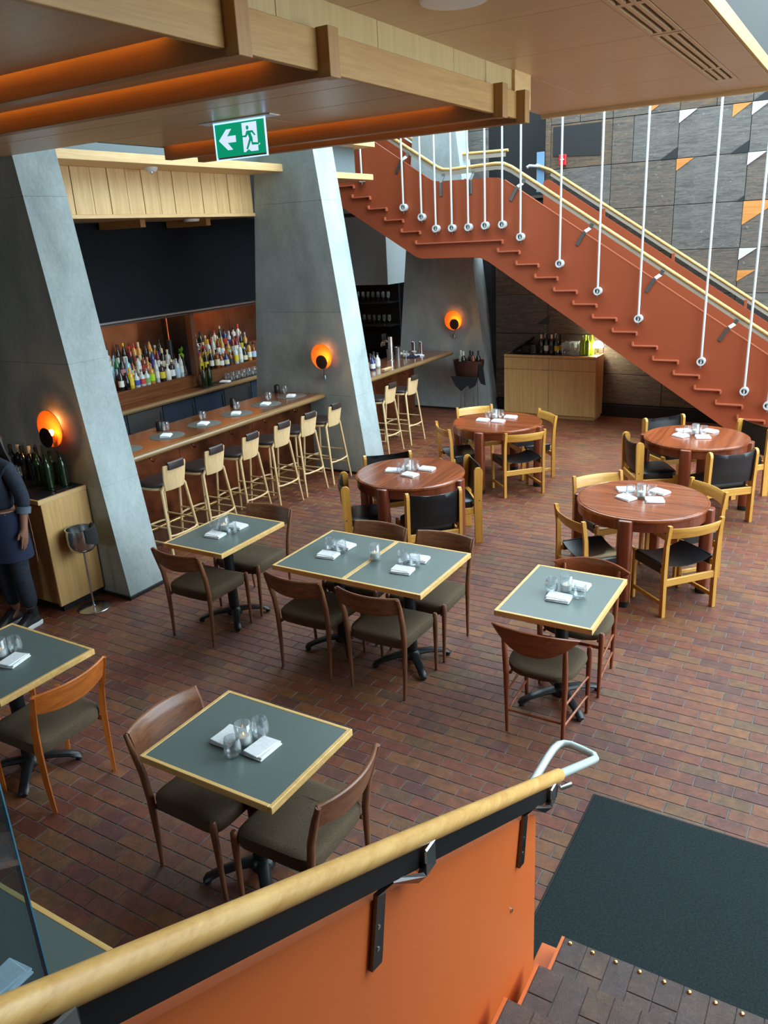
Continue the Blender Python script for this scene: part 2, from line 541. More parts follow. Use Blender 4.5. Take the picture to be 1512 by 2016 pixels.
    def prism(self, poly, axis, a, b):
        """poly: 2d points; axis 'X': (y,z), 'Y': (x,z), 'Z': (x,y)"""
        def P(p, t):
            return {'X': (t, p[0], p[1]), 'Y': (p[0], t, p[1]), 'Z': (p[0], p[1], t)}[axis]
        n = len(poly)
        vs = [P(p, a) for p in poly] + [P(p, b) for p in poly]
        fs = [tuple(range(n)), tuple(range(2 * n - 1, n - 1, -1))]
        for k in range(n):
            l = (k + 1) % n
            fs.append((k, k + n, l + n, l))
        return self.add(vs, fs)
    def mesh(self, name, mats, smooth=True, angle=40):
        me = bpy.data.meshes.new(name)
        me.from_pydata(self.v, [], self.f)
        if isinstance(mats, str): mats = [mats]
        for m in mats:
            me.materials.append(MATS[m])
        if len(mats) > 1:
            me.polygons.foreach_set('material_index', self.m)
        bm = bmesh.new()
        bm.from_mesh(me)
        bmesh.ops.recalc_face_normals(bm, faces=bm.faces)
        bm.to_mesh(me)
        bm.free()
        if smooth:
            me.polygons.foreach_set('use_smooth', [True] * len(me.polygons))
            me.set_sharp_from_angle(angle=radians(angle))
        me.update()
        return me
    def build(self, name, mats, parent=None, smooth=True, angle=40):
        o = bpy.data.objects.new(name, self.mesh(name, mats, smooth, angle))
        COL.objects.link(o)
        if parent is not None: o.parent = parent
        return o

def tag(o, label=None, cat=None, group=None, kind=None):
    if label: o['label'] = label
    if cat: o['category'] = cat
    if group: o['group'] = group
    if kind: o['kind'] = kind
    return o
def thing(name, label, cat, loc=(0, 0, 0), rz=0.0, group=None):
    o = bpy.data.objects.new(name, None)
    o.empty_display_size = 0.1
    COL.objects.link(o)
    o.location = loc
    o.rotation_euler = (0, 0, rz)
    return tag(o, label, cat, group)
def structure(name, label=None):
    o = bpy.data.objects.new(name, None)
    COL.objects.link(o)
    o['kind'] = 'structure'
    if label: o['label'] = label
    return o
def dup(root, loc, rz=None, label=None, group=None):
    r = root.copy()
    COL.objects.link(r)
    r.location = loc
    if rz is not None: r.rotation_euler = (0, 0, rz)
    if label: r['label'] = label
    if group: r['group'] = group
    def kids(a, b):
        for ch in a.children:
            c = ch.copy()
            COL.objects.link(c)
            c.parent = b
            kids(ch, c)
    kids(root, r)
    return r
ORD = ['first', 'second', 'third', 'fourth', 'fifth', 'sixth', 'seventh', 'eighth', 'ninth', 'tenth', 'eleventh', 'twelfth',
       'thirteenth', 'fourteenth', 'fifteenth', 'sixteenth', 'seventeenth', 'eighteenth', 'nineteenth', 'twentieth',
       'twenty-first', 'twenty-second', 'twenty-third', 'twenty-fourth', 'twenty-fifth', 'twenty-sixth', 'twenty-seventh', 'twenty-eighth']
def arc(c, r, a0, a1, n):
    return [(c[0] + r * cos(a0 + (a1 - a0) * i / n), c[1] + r * sin(a0 + (a1 - a0) * i / n)) for i in range(n + 1)]
# ================================================================== FLOOR
BX, BY = 0.2032, 0.0945
FLX0, FLX1, FLY0, FLY1 = -7.3, 3.4, 0.55, 12.45
floor = MB().box(-9.2, 6.2, -3.2, 14.4, -0.12, -0.0032).build('floor', 'mortar')
tag(floor, 'red and brown brick paver floor of the dining room', kind='structure')
TABLE_RECTS = [(-2.6, -1.83, 1.97, 2.58), (-3.42, -2.23, 3.98, 4.75), (-1.73, -1.11, 4.0, 4.75), (-4.5, -3.9, 3.98, 4.75),
               (-4.38, -3.61, 1.96, 2.57), (-2.6, -1.84, 0.55, 1.19)]
_Minv = cam.matrix_world.inverted()
def to_px(p):
    q = _Minv @ Vector(p)
    return (756 + 1551.6 * q.x / -q.z, 1008 - 1551.6 * q.y / -q.z) if q.z < -0.1 else None
def brick_seen(x, y):
    p = to_px((x, y, 0))
    if p is None or not (-10 < p[0] < 1522 and 0 < p[1] < 2026): return False
    t = (2.93 - 0.745) / 2.93
    tx, ty = x * t, y * t
    for a, b, c, d in TABLE_RECTS:
        if a < tx < b and c < ty < d: return False
    if x < -0.8:
        s = 0.8 / -x
        if s < 1:
            yy, zz = y * s, 2.93 * (1 - s)
            if yy < 2.22 and zz < 1.0 + 0.522 * (2.12 - yy) + 0.2: return False
    if -0.96 < x < 0.3 and y < 3.55: return False
    return True
bricks = []
row = 0
y = FLY0
while y < FLY1:
    x = FLX0 + (BX / 2 if row % 2 else 0) + R.uniform(-.006, .006)
    while x < FLX1:
        bricks.append((x + BX / 2, y + BY / 2))
        x += BX
    y += BY
    row += 1
seen = sorted([b for b in bricks if brick_seen(*b)], key=lambda b: b[0] ** 2 + b[1] ** 2)
one = set(seen[:300])
def brick_geo(mb, cx, cy, dz=0.0, tx=0.0, ty=0.0):
    hx, hy = BX / 2 - 0.0022 - R.uniform(0, .0016), BY / 2 - 0.0022 - R.uniform(0, .0016)
    c = 0.0022
    vs = []
    for sx, sy in ((-1, -1), (1, -1), (1, 1), (-1, 1)):
        vs.append((cx + sx * hx, cy + sy * hy, -0.0036))
    for sx, sy in ((-1, -1), (1, -1), (1, 1), (-1, 1)):
        vs.append((cx + sx * (hx - c) + R.uniform(-.001, .001), cy + sy * (hy - c) + R.uniform(-.001, .001), dz + sx * tx + sy * ty))
    mb.add(vs, [(4, 5, 6, 7), (0, 1, 5, 4), (1, 2, 6, 5), (2, 3, 7, 6), (3, 0, 4, 7)])
brick_meshes = []
for k in range(8):
    mb = MB()
    brick_geo(mb, 0, 0, 0, R.uniform(-.0006, .0006), R.uniform(-.0006, .0006))
    brick_meshes.append(mb.mesh('brick', 'brick_one', smooth=False))
field = MB()
for b in bricks:
    if b in one:
        o = bpy.data.objects.new('brick', R.choice(brick_meshes))
        COL.objects.link(o)
        o.location = (b[0], b[1], R.uniform(-.0008, .0))
        o.parent = floor
    else:
        brick_geo(field, b[0], b[1], R.uniform(-.0008, 0), R.uniform(-.0006, .0006), R.uniform(-.0006, .0006))
o = field.build('brick_field', 'brick_many', floor, smooth=False)
o['kind'] = 'stuff'

# ================================================================== SHELL (out of the frame for the most part)
def slab(name, mat, *b, label=None):
    o = MB().box(*b).build(name, mat, smooth=False)
    return tag(o, label, kind='structure')
slab('wall_left', 'dark_wall', -9.2, -8.95, -3.2, 14.6, -0.01, 7.0, label='dark wall behind the bar')
slab('wall_rear', 'grey_wall', -4.4, 6.2, -3.2, -3.0, -0.01, 7.0, label='wall behind the entry stairs')
slab('wall_rear_pier', 'grey_wall', -9.2, -5.4, -3.2, -3.0, -0.01, 7.0, label='wall pier beside the added rear light opening')  # opening beside it is added to let sky light onto the left side
slab('wall_rear_head', 'grey_wall', -5.4, -4.4, -3.2, -3.0, 2.4, 7.0, label='wall above the added rear light opening')
slab('wall_rear_sill', 'grey_wall', -5.4, -4.4, -3.2, -3.0, -0.01, 1.4, label='wall below the added rear light opening')
slab('wall_back_recess', 'dark_wall', -9.2, 6.2, 14.4, 14.6, -0.01, 5.5, label='dark wall of the recess beyond the stair landing')
slab('wall_right', 'grey_wall', 6.0, 6.2, -3.2, 14.6, -0.01, 0.35, label='low sill wall under the window side')
slab('wall_right_end', 'grey_wall', 6.0, 6.2, -3.2, 2.9, 0.35, 7.0, label='unseen solid end of the window side added to shade the foreground')  # glazing closed off here to cut daylight near the camera
slab('wall_stair_shade', 'grey_wall', 1.5, 1.62, -3.0, 2.55, -0.01, 7.0, label='unseen wall added to shade the entry stairs')  # out of view, put in to dim the treads and mat
roof = structure('ceiling_roof', 'high roof over the dining room')
MB().box(-9.2, -6.3, -3.2, 14.6, 6.98, 7.15).build('roof_panel', 'white_wall', roof, smooth=False)
MB().box(-6.3, -0.5, -3.2, 7.4, 6.98, 7.15).build('roof_panel', 'white_wall', roof, smooth=False)
MB().box(-0.5, 6.2, -3.2, 4.0, 6.98, 7.15).build('roof_panel', 'white_wall', roof, smooth=False)  # unseen roof closed here to keep skylight off the foreground
# window side: mullions and transoms
win = structure('window_1', 'tall glazed side of the room')
for i in range(8):
    yy = 2.9 + i * 1.36
    MB().box(6.0, 6.14, yy - .05, yy + .05, 0.35, 7.0).build('mullion', 'dark_steel', win, smooth=False)
for zz in (0.4, 3.4, 6.95):
    MB().box(6.02, 6.12, 2.9, 14.4, zz - .04, zz + .04).build('transom', 'dark_steel', win, smooth=False)

# ================================================================== CONCRETE FINS
def fin(y0, y1, label):
    root = structure('column_concrete', label)
    ft, bt = 0.132, 0.116
    ztop = 6.6
    zs = [0.0, 1.02, 2.06, 3.35, 5.0, ztop]
    for a, b in zip(zs[:-1], zs[1:]):
        g = 0.0018
        poly = [(-5.28 - ft * (a + g), a + g), (-5.28 - ft * (b - g), b - g), (-7.13 + bt * (b - g), b - g), (-7.13 + bt * (a + g), a + g)]
        m = MB().prism(poly, 'Y', y0, y1).build('concrete_lift', 'concrete', root, smooth=False)
    MB().prism([(-5.282, 0), (-5.282 - ft * 6.5, 6.5), (-7.125 + bt * 6.5, 6.5), (-7.125, 0)], 'Y', y0 + .004, y1 - .004).build('core', 'concrete_b', root, smooth=False)
    mb = MB()
    mb.prism([(-5.262, 0.0), (-5.262, 0.028), (-7.15, 0.028), (-7.15, 0.0)], 'Y', y0 - .018, y1 + .018)
    mb.build('plinth_strip', 'dark_stone', root, smooth=False)
    return root
fin(4.22, 4.63, 'leaning concrete fin column beside the waiter, dark sconce side')
fin(8.24, 8.66, 'leaning concrete fin column at the end of the stool row')
fin(12.2, 12.6, 'leaning concrete fin column in shade below the stair landing')

# ================================================================== BACK WALL with weathered board panels
wb = structure('wall_back', 'weathered dark wood panelled wall with triangular inlays behind the staircase')
MB().box(-5.4, 6.0, 12.5, 12.7, 0, 2.5).build('backing', 'dark_wall', wb, smooth=False)
MB().box(-4.5, 6.0, 12.5, 12.7, 2.5, 5.58).build('backing', 'dark_wall', wb, smooth=False)
PX = [-5.34 + 0.02, -4.42, -3.5, -2.58, -1.66, -0.74, 0.18, 1.10]
PZ = [0.2, 0.67, 1.28, 1.89, 2.50, 3.11, 3.72, 4.33, 4.64]
MB().box(-4.5, 6.0, 12.47, 12.5, 4.645, 5.58).build('plaster_band', 'white_wall', wb, smooth=False)
for i in range(len(PX) - 1):
    for j in range(len(PZ) - 1):
        if i == 0 and PZ[j] > 2.2: continue
        g = 0.004
        pr = R.uniform(0, .004)
        if R.random() < 0.3 and j > 3:
            xm = PX[i] + (PX[i + 1] - PX[i]) * R.uniform(.3, .75)
            rng = [(PX[i], xm), (xm, PX[i + 1])]
        else:
            rng = [(PX[i], PX[i + 1])]
        for a, b in rng:
            m = MB().box(-(b - a) / 2 + g, (b - a) / 2 - g, -.02, 0, -(PZ[j + 1] - PZ[j]) / 2 + g, (PZ[j + 1] - PZ[j]) / 2 - g, 0.003)
            o = m.build('panel', R.choice(['panel_wood', 'panel_wood', 'panel_wood_b', 'panel_wood_c']), wb, smooth=False)
            o.location = ((a + b) / 2, 12.5 - pr, (PZ[j] + PZ[j + 1]) / 2)
MB().box(-4.5, -4.42, 12.478, 12.5, 2.5, 4.64).build('end_strip', 'panel_wood_b', wb, smooth=False)
def inlay(pts, mat, proud):
    MB().prism(pts, 'Y', 12.474 - proud, 12.482).build('inlay', mat, wb, smooth=False)
for t in ([(-2.58, 4.325), (-2.35, 4.325), (-2.58, 4.17)], [(-1.66, 4.325), (-1.43, 4.325), (-1.66, 4.17)],
          [(-1.66, 3.715), (-1.43, 3.715), (-1.66, 3.56)], [(-1.66, 2.495), (-1.43, 2.495), (-1.66, 2.34)],
          [(-0.74, 3.105), (-0.51, 3.105), (-0.74, 2.95)]):
    inlay(t, 'white_inlay', .014)
for t in ([(-3.0, 4.47), (-2.78, 4.48), (-3.0, 4.34)], [(-1.90, 4.325), (-1.67, 4.325), (-1.90, 4.17)], [(-2.58, 3.715), (-2.35, 3.715), (-2.58, 3.56)],
          [(-1.66, 3.105), (-1.19, 3.105), (-1.66, 2.80)], [(-1.66, 2.20), (-1.43, 2.20), (-1.66, 2.05)]):
    inlay(t, 'inlay_oak', .004)
for t in ([(-2.81, 3.72), (-2.58, 3.87), (-2.58, 3.72)], [(-1.89, 3.72), (-1.66, 3.87), (-1.66, 3.72)], [(-1.76, 3.11), (-1.66, 3.18), (-1.66, 3.11)],
          [(-1.66, 4.335), (-1.43, 4.335), (-1.43, 4.485)], [(-4.61, 1.43), (-4.39, 1.575), (-4.39, 1.43)], [(-0.97, 2.50), (-0.74, 2.65), (-0.74, 2.50)],
          [(-4.38, 4.30), (-3.66, 4.30), (-3.66, 3.86), (-4.38, 3.90)]):
    inlay(t, 'black_inlay', .004)
bb = MB().box(-5.4, 6.0, 12.44, 12.5, 0.0, 0.185).build('baseboard_back', 'rubber', smooth=False)
tag(bb, 'black baseboard along the foot of the panelled wall', kind='structure')
# recess beyond the landing
rec = structure('wall_landing', 'dark recess wall and boards beyond the stair landing')
for j in range(4):
    MB().box(-5.98, -5.62, 12.9, 12.93, 2.6 + j * .61 + .004, 2.6 + (j + 1) * .61 - .004, .003).build('panel', 'panel_wood_c', rec, smooth=False)
MB().box(-5.60, -4.5, 13.2, 13.3, 2.4, 5.6).build('recess_panel', 'dark_wall', rec, smooth=False)
MB().box(-6.0, -4.5, 12.7, 14.3, 2.45, 2.56).build('landing_slab', 'dark_stone', rec, smooth=False)
MB().box(-5.5, -4.55, 13.16, 13.2, 3.36, 3.40).build('rail_strip', 'dull_steel', rec, smooth=False)
MB().box(-9.0, -5.4, 12.62, 12.7, 0, 5.0).build('recess_panel', 'dark_wall', rec, smooth=False) if False else None

# ================================================================== LOW SOFFIT with beams
lowc = structure('ceiling_low', 'low oak soffit with cross beams over the dining tables')
S, ZB = 3.64, 3.553
beams = [(2.46, -7.2), (3.03, -7.2), (4.84, -4.79), (5.20, -4.79)]
def panel(x0, x1, y0, y1, z, mat='oak_soffit', t=.02, parent=lowc, name='soffit_panel'):
    o = MB().box(-(x1 - x0) / 2, (x1 - x0) / 2, -(y1 - y0) / 2, (y1 - y0) / 2, 0, t, .0015).build(name, mat, parent, smooth=False)
    o.location = ((x0 + x1) / 2, (y0 + y1) / 2, z)
    return o
g = .003
FX = -2.10   # inner side of the fascia
# panels between the beams; a slot of 5 cm before each beam hides a warm light strip
def run(y0, y1, xs):
    for a, b in zip(xs[:-1], xs[1:]):
        panel(min(a, b) + g, max(a, b) - g, y0 + g, y1 - g, S)
XS = [FX, -3.3, -4.5, -5.7, -7.0]
run(0.6, 1.5, XS); run(1.5, 2.41, XS)
run(2.535, 2.98, [FX, -4.6, -7.0])
run(3.105, 3.74, [FX, -3.1, -4.78, -7.0]); run(3.74, 4.215, [FX, -3.35, -4.78, -7.0])
run(4.215, 4.79, [FX, -3.35, -4.78]); run(4.915, 5.15, [FX, -3.4, -4.78])
MB().box(-7.2, -2.16, 0.5, 4.21, S + .05, 4.3).build('soffit_core', 'dark_wall', lowc, smooth=False)
MB().box(-4.79, -2.16, 4.21, 5.27, S + .05, 4.3).build('soffit_core', 'dark_wall', lowc, smooth=False)
MB().box(-4.80, -4.785, 4.215, 5.27, S - .002, 4.3).build('end_board', 'band_grey', lowc, smooth=False)
for (yb, xl) in beams:
    MB().box(xl, -2.07, yb, yb + .07, ZB, S + .05, .002).build('beam', 'beam_oak', lowc, smooth=False)
    cap = MB().box(-2.075, -2.012, yb - .002, yb + .075, ZB - .003, 3.735, .002)
    cap.build('beam_end', 'cap_oak', lowc, smooth=False)
    led = MB().add([(xl + .05, yb - .045, S + .022), (-2.35, yb - .045, S + .022), (-2.35, yb - .045, S + .040), (xl + .05, yb - .045, S + .040)], [(0, 1, 2, 3)])
    led.box(xl + .05, -2.35, yb - .052, yb - .0465, S + .0205, S + .045)
    led.mi = 0
    o = led.build('light_strip', 'led_warm', lowc, smooth=False)
segs = [(0.4, 2.46), (2.535, 3.03), (3.105, 4.84), (4.915, 5.20)]
for a, b in segs:
    MB().box(FX, -2.07, a, b, 3.577, 3.73, .002).build('fascia_board', 'fascia_oak', lowc, smooth=False)
# upper fascia, narrow plywood boards
ys = [0.4, 1.25, 2.05, 2.85, 3.62, 4.43, 4.86, 5.48]
for a, b in zip(ys[:-1], ys[1:]):
    MB().box(-2.15, -2.13, a + .002, b - .002, 3.60, 3.872, .001).build('fascia_panel', 'ply_z', lowc, smooth=False)
MB().box(-2.30, -2.15, 0.4, 5.48, 3.72, 4.3).build('fascia_core', 'dark_wall', lowc, smooth=False)
MB().box(-2.75, -2.11, 5.27, 5.55, 3.66, 4.3).build('fascia_core', 'oak', lowc, smooth=False)

# ================================================================== HIGH SOFFIT with air slots
upc = structure('ceiling_high', 'oak soffit with slotted air grilles and a round speaker')
U = 3.867
ys = [0.5, 1.5, 2.45, 3.35, 4.05, 4.93, 5.52, 6.45, 7.02]
for a, b in zip(ys[:-1], ys[1:]):
    panel(-2.13, -1.205 - g, a + g / 2, b - g / 2, U, parent=upc)
    panel(-1.035 + g, -0.836, a + g / 2, b - g / 2, U, parent=upc)
panel(-2.75, -1.205 - g, 7.02, 7.49, U, parent=upc)
panel(-1.205, -1.035, 6.88, 7.02, U, parent=upc)
panel(-1.205, -0.836, 7.023, 7.49, U, parent=upc)
panel(-2.75, -2.13 - g, 5.55, 7.02, U, parent=upc)
panel(-2.75, -0.834, 7.493, 7.55, U - .03, mat='oak', t=.1, parent=upc, name='edge_board')
panel(-0.833, -0.815, 0.4, 7.55, U, mat='oak_edge', t=.08, parent=upc, name='edge_board')
MB().box(-2.75, -.84, 5.5, 7.5, U + .06, 4.3).build('soffit_core', 'dark_wall', upc, smooth=False)
MB().box(-2.15, -.84, 0.4, 5.5, U + .06, 4.3).build('soffit_core', 'dark_wall', upc, smooth=False)
for (a, b, splits) in ((2.9, 4.935, [2.95, 4.2, 4.9]), (4.95, 6.87, [5.0, 6.30, 6.84])):
    fr = MB()
    x0, x1 = -1.203, -1.037
    slots = [(-1.180, -1.154), (-1.133, -1.107), (-1.086, -1.060)]
    xs = [x0] + [q for s in slots for q in s] + [x1]
    for k in range(0, len(xs), 2):
        fr.box(xs[k], xs[k + 1], a, b, U - .002, U + .018)
    for yy, w in ((a + (splits[0] - a) / 2, (splits[0] - a)), ((splits[1]), .05), ((splits[2] + b) / 2, b - splits[2])):
        for s in slots:
            fr.box(s[0], s[1], yy - w / 2, yy + w / 2, U - .0015, U + .018)
    gr = fr.build('air_grille', 'oak_soffit', upc, smooth=False)
    MB().box(x0, x1, a, b, U + .0185, U + .03).build('slot_shade_board', 'rubber', gr, smooth=False)  # black board close behind the slots draws their shade
spk = MB().lathe([(0.0, U - .012), (.10, U - .014), (.145, U - .010), (.152, U - .002), (.152, U + .004)], 40, (-1.70, 3.55, 0))
spk.build('ceiling_speaker', 'white_plastic', upc)
# pale duct box high up against the back wall
bh = structure('ceiling_bulkhead', 'pale plaster boxing high up under the roof light')
for a, b in ((-2.9, -1.81), (-1.80, -0.6)):
    MB().box(a, b, 12.15, 12.47, 5.42, 5.58, .004).build('plaster_panel', 'white_wall', bh, smooth=False)

# ================================================================== BAR FASCIA between the fins (bays 1 and 2)
barc = structure('ceiling_bar', 'oak ledge and board fascia over the bar')
MB().box(-6.75, -6.25, 4.632, 8.236, 3.70, 3.785, .003).build('ledge', 'oak_y', barc, smooth=False)
y = 4.64
k = 0
while y < 8.22:
    w = min(.215 if k % 2 else .235, 8.23 - y)
    MB().box(-6.775, -6.75, y + .002, y + w - (.008 if k % 2 else .002), 3.262, 3.70, .002).build('board', 'oak_z', barc, smooth=False)
    y += w
    k += 1
MB().box(-6.80, -6.775, 4.632, 8.236, 3.25, 3.72).build('backing', 'dark_wall', barc, smooth=False)
MB().box(-6.80, -6.735, 4.632, 8.236, 3.225, 3.262, .002).build('bottom_trim', 'oak_y', barc, smooth=False)
MB().box(-8.95, -6.80, 4.2, 8.66, 3.235, 3.27).build('bar_soffit', 'oak_soffit', barc, smooth=False)
MB().box(-8.95, -7.3, 8.664, 12.2, 3.235, 3.27).build('bar_soffit', 'dark_wall', barc, smooth=False)
for yy in (6.9, 8.0):
    MB().box(-8.05, -7.35, yy, yy + .08, 3.15, 3.235, .002).build('beam', 'beam_oak', barc, smooth=False)
MB().box(-6.70, -6.60, 4.0, 8.3, 3.785, 4.9).build('wall_band', 'band_grey', barc, smooth=False)
MB().box(-6.75, -6.25, 8.665, 10.32, 3.66, 3.735, .003).build('ledge', 'oak_y', barc, smooth=False)
MB().box(-6.70, -6.42, 8.665, 10.12, 3.735, 4.08).build('wall_band', 'band_grey', barc, smooth=False)
MB().box(-6.75, -6.20, 8.665, 10.32, 4.08, 4.15, .003).build('ledge', 'oak_y', barc, smooth=False)
lamp = MB().lathe([(0, 0), (.09, 0), (.10, .012), (.10, .03)], 28, (-7.5, 7.9, 3.205))
lamp.build('downlight', 'white_plastic', barc)
det = thing('smoke_detector', 'white round detector under the oak ledge above the bar', 'detector', (-6.5, 6.35, 3.70))
MB().lathe([(.0, -.045), (.045, -.045), (.062, -.03), (.068, -.012), (.068, 0)], 28).build('housing', 'white_plastic', det)
MB().lathe([(.0, -.07), (.012, -.068), (.018, -.055), (.018, -.045)], 16).build('sensor', 'steel', det)
# ================================================================== HANGING STAIRCASE along the back wall
st = thing('hanging_staircase', 'rust red steel staircase with landing hung on thin pale rods', 'staircase', (0, 0, 0))
YS = 11.0
ztop = lambda x: 3.57 - 0.650 * (x + 4.55)
poly = [(-8.6, 5.50), (-5.74, 3.67), (-5.66, 3.625), (-5.56, 3.61), (-4.76, 3.60), (-4.66, 3.59), (-4.55, 3.545), (-0.32, 0.80), (-0.25, 0.72), (-0.25, 0.0),
        (-1.0, 0.0), (-4.80, 2.482), (-4.92, 2.535), (-5.05, 2.55), (-5.88, 2.555), (-5.98, 2.585), (-8.6, 4.17)]
MB().prism(poly, 'Y', YS, YS + .025).build('stringer', 'rust_paint', st, smooth=False)
poly2 = [(-4.46, 3.56), (-4.46, 2.35), (-0.9, 0.0), (-0.25, 0.0), (-0.25, 0.90), (-4.38, 3.58)]
MB().prism(poly2, 'Y', 12.30, 12.325).build('stringer', 'rust_paint', st, smooth=False)
poly3 = [(-8.6, 5.50), (-5.72, 3.67), (-5.5, 3.62), (-5.42, 3.5), (-5.42, 2.60), (-5.98, 2.60), (-8.6, 4.18)]
MB().prism(poly3, 'Y', 12.30, 12.325).build('stringer', 'rust_paint', st, smooth=False)
# pale top edge trims on the stringer (a narrow flange)
MB().flatbar([(-4.55, YS + .012, 3.553), (-0.32, YS + .012, 0.808)], .03, .012, (0, 1, 0)).build('top_flange', 'rust_edge', st, smooth=False)
# soffit plates
for pts in ([(-1.0, 0.03), (-4.80, 2.512), (-4.80, 2.53), (-0.97, 0.03)], [(-4.80, 2.53), (-5.95, 2.58), (-5.95, 2.60), (-4.80, 2.56)],
            [(-5.95, 2.60), (-8.6, 4.20), (-8.6, 4.22), (-5.95, 2.62)]):
    MB().prism(pts, 'Y', YS + .025, 12.30).build('soffit_plate', 'rust_paint', st, smooth=False)
# treads
LZ, RI, TR = 2.77, 0.1824, 0.279
MB().box(-5.95, -4.55, YS + .025, 12.30, LZ - .05, LZ, .003).build('landing', 'dark_stone', st, smooth=False)
trd = MB().box(0, .30, YS + .025, 12.30, -.045, 0, .003).mesh('tread', 'dark_stone', smooth=False)
rsr = MB().box(.0, .012, YS + .025, 12.30, -.15, 0).mesh('riser', 'rust_paint', smooth=False)
def put(name, me, x, z):
    o = bpy.data.objects.new(name, me)
    COL.objects.link(o); o.parent = st; o.location = (x, 0, z)
    return o
for k in range(1, 15):
    put('tread', trd, -4.64 + TR * (k - 1), LZ - RI * k)
    put('riser', rsr, -4.64 + TR * (k - 1), LZ - RI * (k - 1) - .045)
for k in range(1, 10):
    put('tread', trd, -6.20 - .28 * (k - 1), LZ + .178 * k)
# zig-zag tread angles welded to the outer face
def zig(x0, x1, z, up=.05, dn=.045):
    t = .012
    y0 = YS - .022
    m = MB()
    pts = [(x0, y0, z + up), (x0, y0, z + .012), (x0 + .012, y0, z), (x1 - .012, y0, z), (x1, y0, z - .012), (x1, y0, z - dn)]
    m.flatbar(pts, .045, .018, (0, 1, 0))
    return m.build('tread_angle', 'rust_edge', st)
for k in range(1, 16):
    zig(-4.64 + TR * (k - 1), -4.64 + TR * (k - 1) + .325, LZ - .155 - RI * (k - 1))
zig(-5.96, -4.57, LZ, up=.05, dn=.05)
for k in range(1, 9):
    zig(-6.20 - .28 * (k - 1), -5.885 - .28 * (k - 1), LZ + .178 * k)
# hanger rods with ring clamps
rods = [(-6.83, 3.74), (-6.13, 3.29), (-5.83, 3.14), (-5.60, 2.97), (-5.34, 2.965), (-5.08, 2.965), (-4.82, 2.975), (-4.56, 2.975), (-4.29, 2.80),
        (-3.72, 2.43), (-3.18, 2.06), (-2.62, 1.70), (-1.79, 1.16), (-1.24, 0.80), (-0.95, 0.63)]
for x, z in rods:
    r = MB().tube([(x, YS - .065, 6.95), (x, YS - .065, z - .02)], .0150, 8).build('hanger_rod', 'rod_paint', st)
    c = MB()
    n = 18
    ro, ri = .052, .034
    rings = []
    for (yy, q) in ((YS - .004, ro), (YS - .092, ro), (YS - .092, ri), (YS - .05, ri)):
        rings.append([(x + q * cos(2 * pi * i / n), yy, z + q * sin(2 * pi * i / n)) for i in range(n)])
    c.ring_loft(rings, cap=False)
    c.build('clamp', 'rod_paint', r)
    MB().prism([(x + ri * cos(2 * pi * i / n), z + ri * sin(2 * pi * i / n)) for i in range(n)], 'Y', YS - .05, YS - .045).build('bore_shade_disc', 'hole_shade', r)  # dark disc paints the shade inside the ring
    MB().tube([(x, YS - .065, z - .02), (x, YS - .065, z - .085)], [.009, .009], 8).build('stud_end', 'steel', r)
# near handrail: oak tube on a pale flat bar
hp = [(-8.6, YS + .05, 5.69), (-6.24, YS + .05, 4.20), (-5.60, YS + .05, 3.80), (-5.52, YS + .05, 3.765), (-5.42, YS + .05, 3.755), (-4.70, YS + .05, 3.775),
      (-4.58, YS + .05, 3.765), (-4.46, YS + .05, 3.71), (-0.60, YS + .05, 1.215)]
rail = MB().tube(hp, .023, 12).build('handrail', 'rail_oak_x', st)
hb = [(a, b, c - .052) for a, b, c in hp]
MB().flatbar(hb, .012, .05, (0, 1, 0)).build('rail_bar', 'rail_bar_pale', rail, smooth=False)
def bracket(x, slope):
    zt = ztop(x)
    if slope:
        pts = [(x - .10, YS - .008, zt - .165), (x - .04, YS - .008, zt - .06), (x + .005, YS - .008, zt + .005), (x + .06, YS + .035, zt + .045), (x + .085, YS + .04, zt + .10)]
    else:
        pts = [(x, YS - .008, zt - .20), (x, YS - .008, zt - .02), (x + .02, YS + .035, zt + .06), (x + .02, YS + .04, zt + .10)]
    b = MB().flatbar(pts, .045, .010, (0.75, 0, -0.66) if slope else (1, 0, 0))
    return b.build('rail_bracket', 'dull_steel', st, smooth=False)
for x in (-4.36, -3.40, -2.45, -1.50, -0.62): bracket(x, True)
zt0 = ztop
ztop = lambda x: 3.61
bracket(-5.53, False); bracket(-5.06, False)
ztop = lambda x: 3.67 - 0.64 * (x + 5.74)
bracket(-6.16, True)
ztop = zt0
# wall-side handrail and the short landing rail
fr = MB().tube([(-4.62, 12.42, 3.80), (-4.55, 12.40, 3.775), (-4.38, 12.40, 3.71), (-0.7, 12.40, 1.34)], .023, 12).build('handrail', 'rail_oak_x', st)
MB().flatbar([(-4.38, 12.40, 3.66), (-0.7, 12.40, 1.29)], .012, .05, (0, 1, 0)).build('rail_bar', 'rail_bar_pale', fr, smooth=False)
MB().tube([(-4.55, 12.40, 3.776), (-4.72, 12.40, 3.80), (-4.76, 12.40, 3.78)], .0225, 10).build('rail_end', 'pale_pipe', fr)
for x in (-3.55, -2.52, -1.5):
    zt = 3.71 - .644 * (x + 4.38)
    MB().box(x - .02, x + .02, 12.36, 12.39, zt - .17, zt - .05, .003).build('wall_bracket', 'rust_paint', fr, smooth=False)
lr = MB().tube([(-7.4, 12.35, 4.80), (-6.30, 12.35, 4.08), (-6.22, 12.35, 4.065), (-5.05, 12.35, 4.045)], .023, 12).build('handrail', 'rail_oak_x', st)
MB().flatbar([(-6.22, 12.35, 4.01), (-5.09, 12.35, 3.99)], .012, .06, (0, 1, 0)).build('rail_bar', 'rail_bar_pale', lr, smooth=False)
for x in (-6.2, -5.15): MB().tube([(x, 12.35, 2.8), (x, 12.35, 4.03)], .012, 8).build('baluster', 'dull_steel', lr)
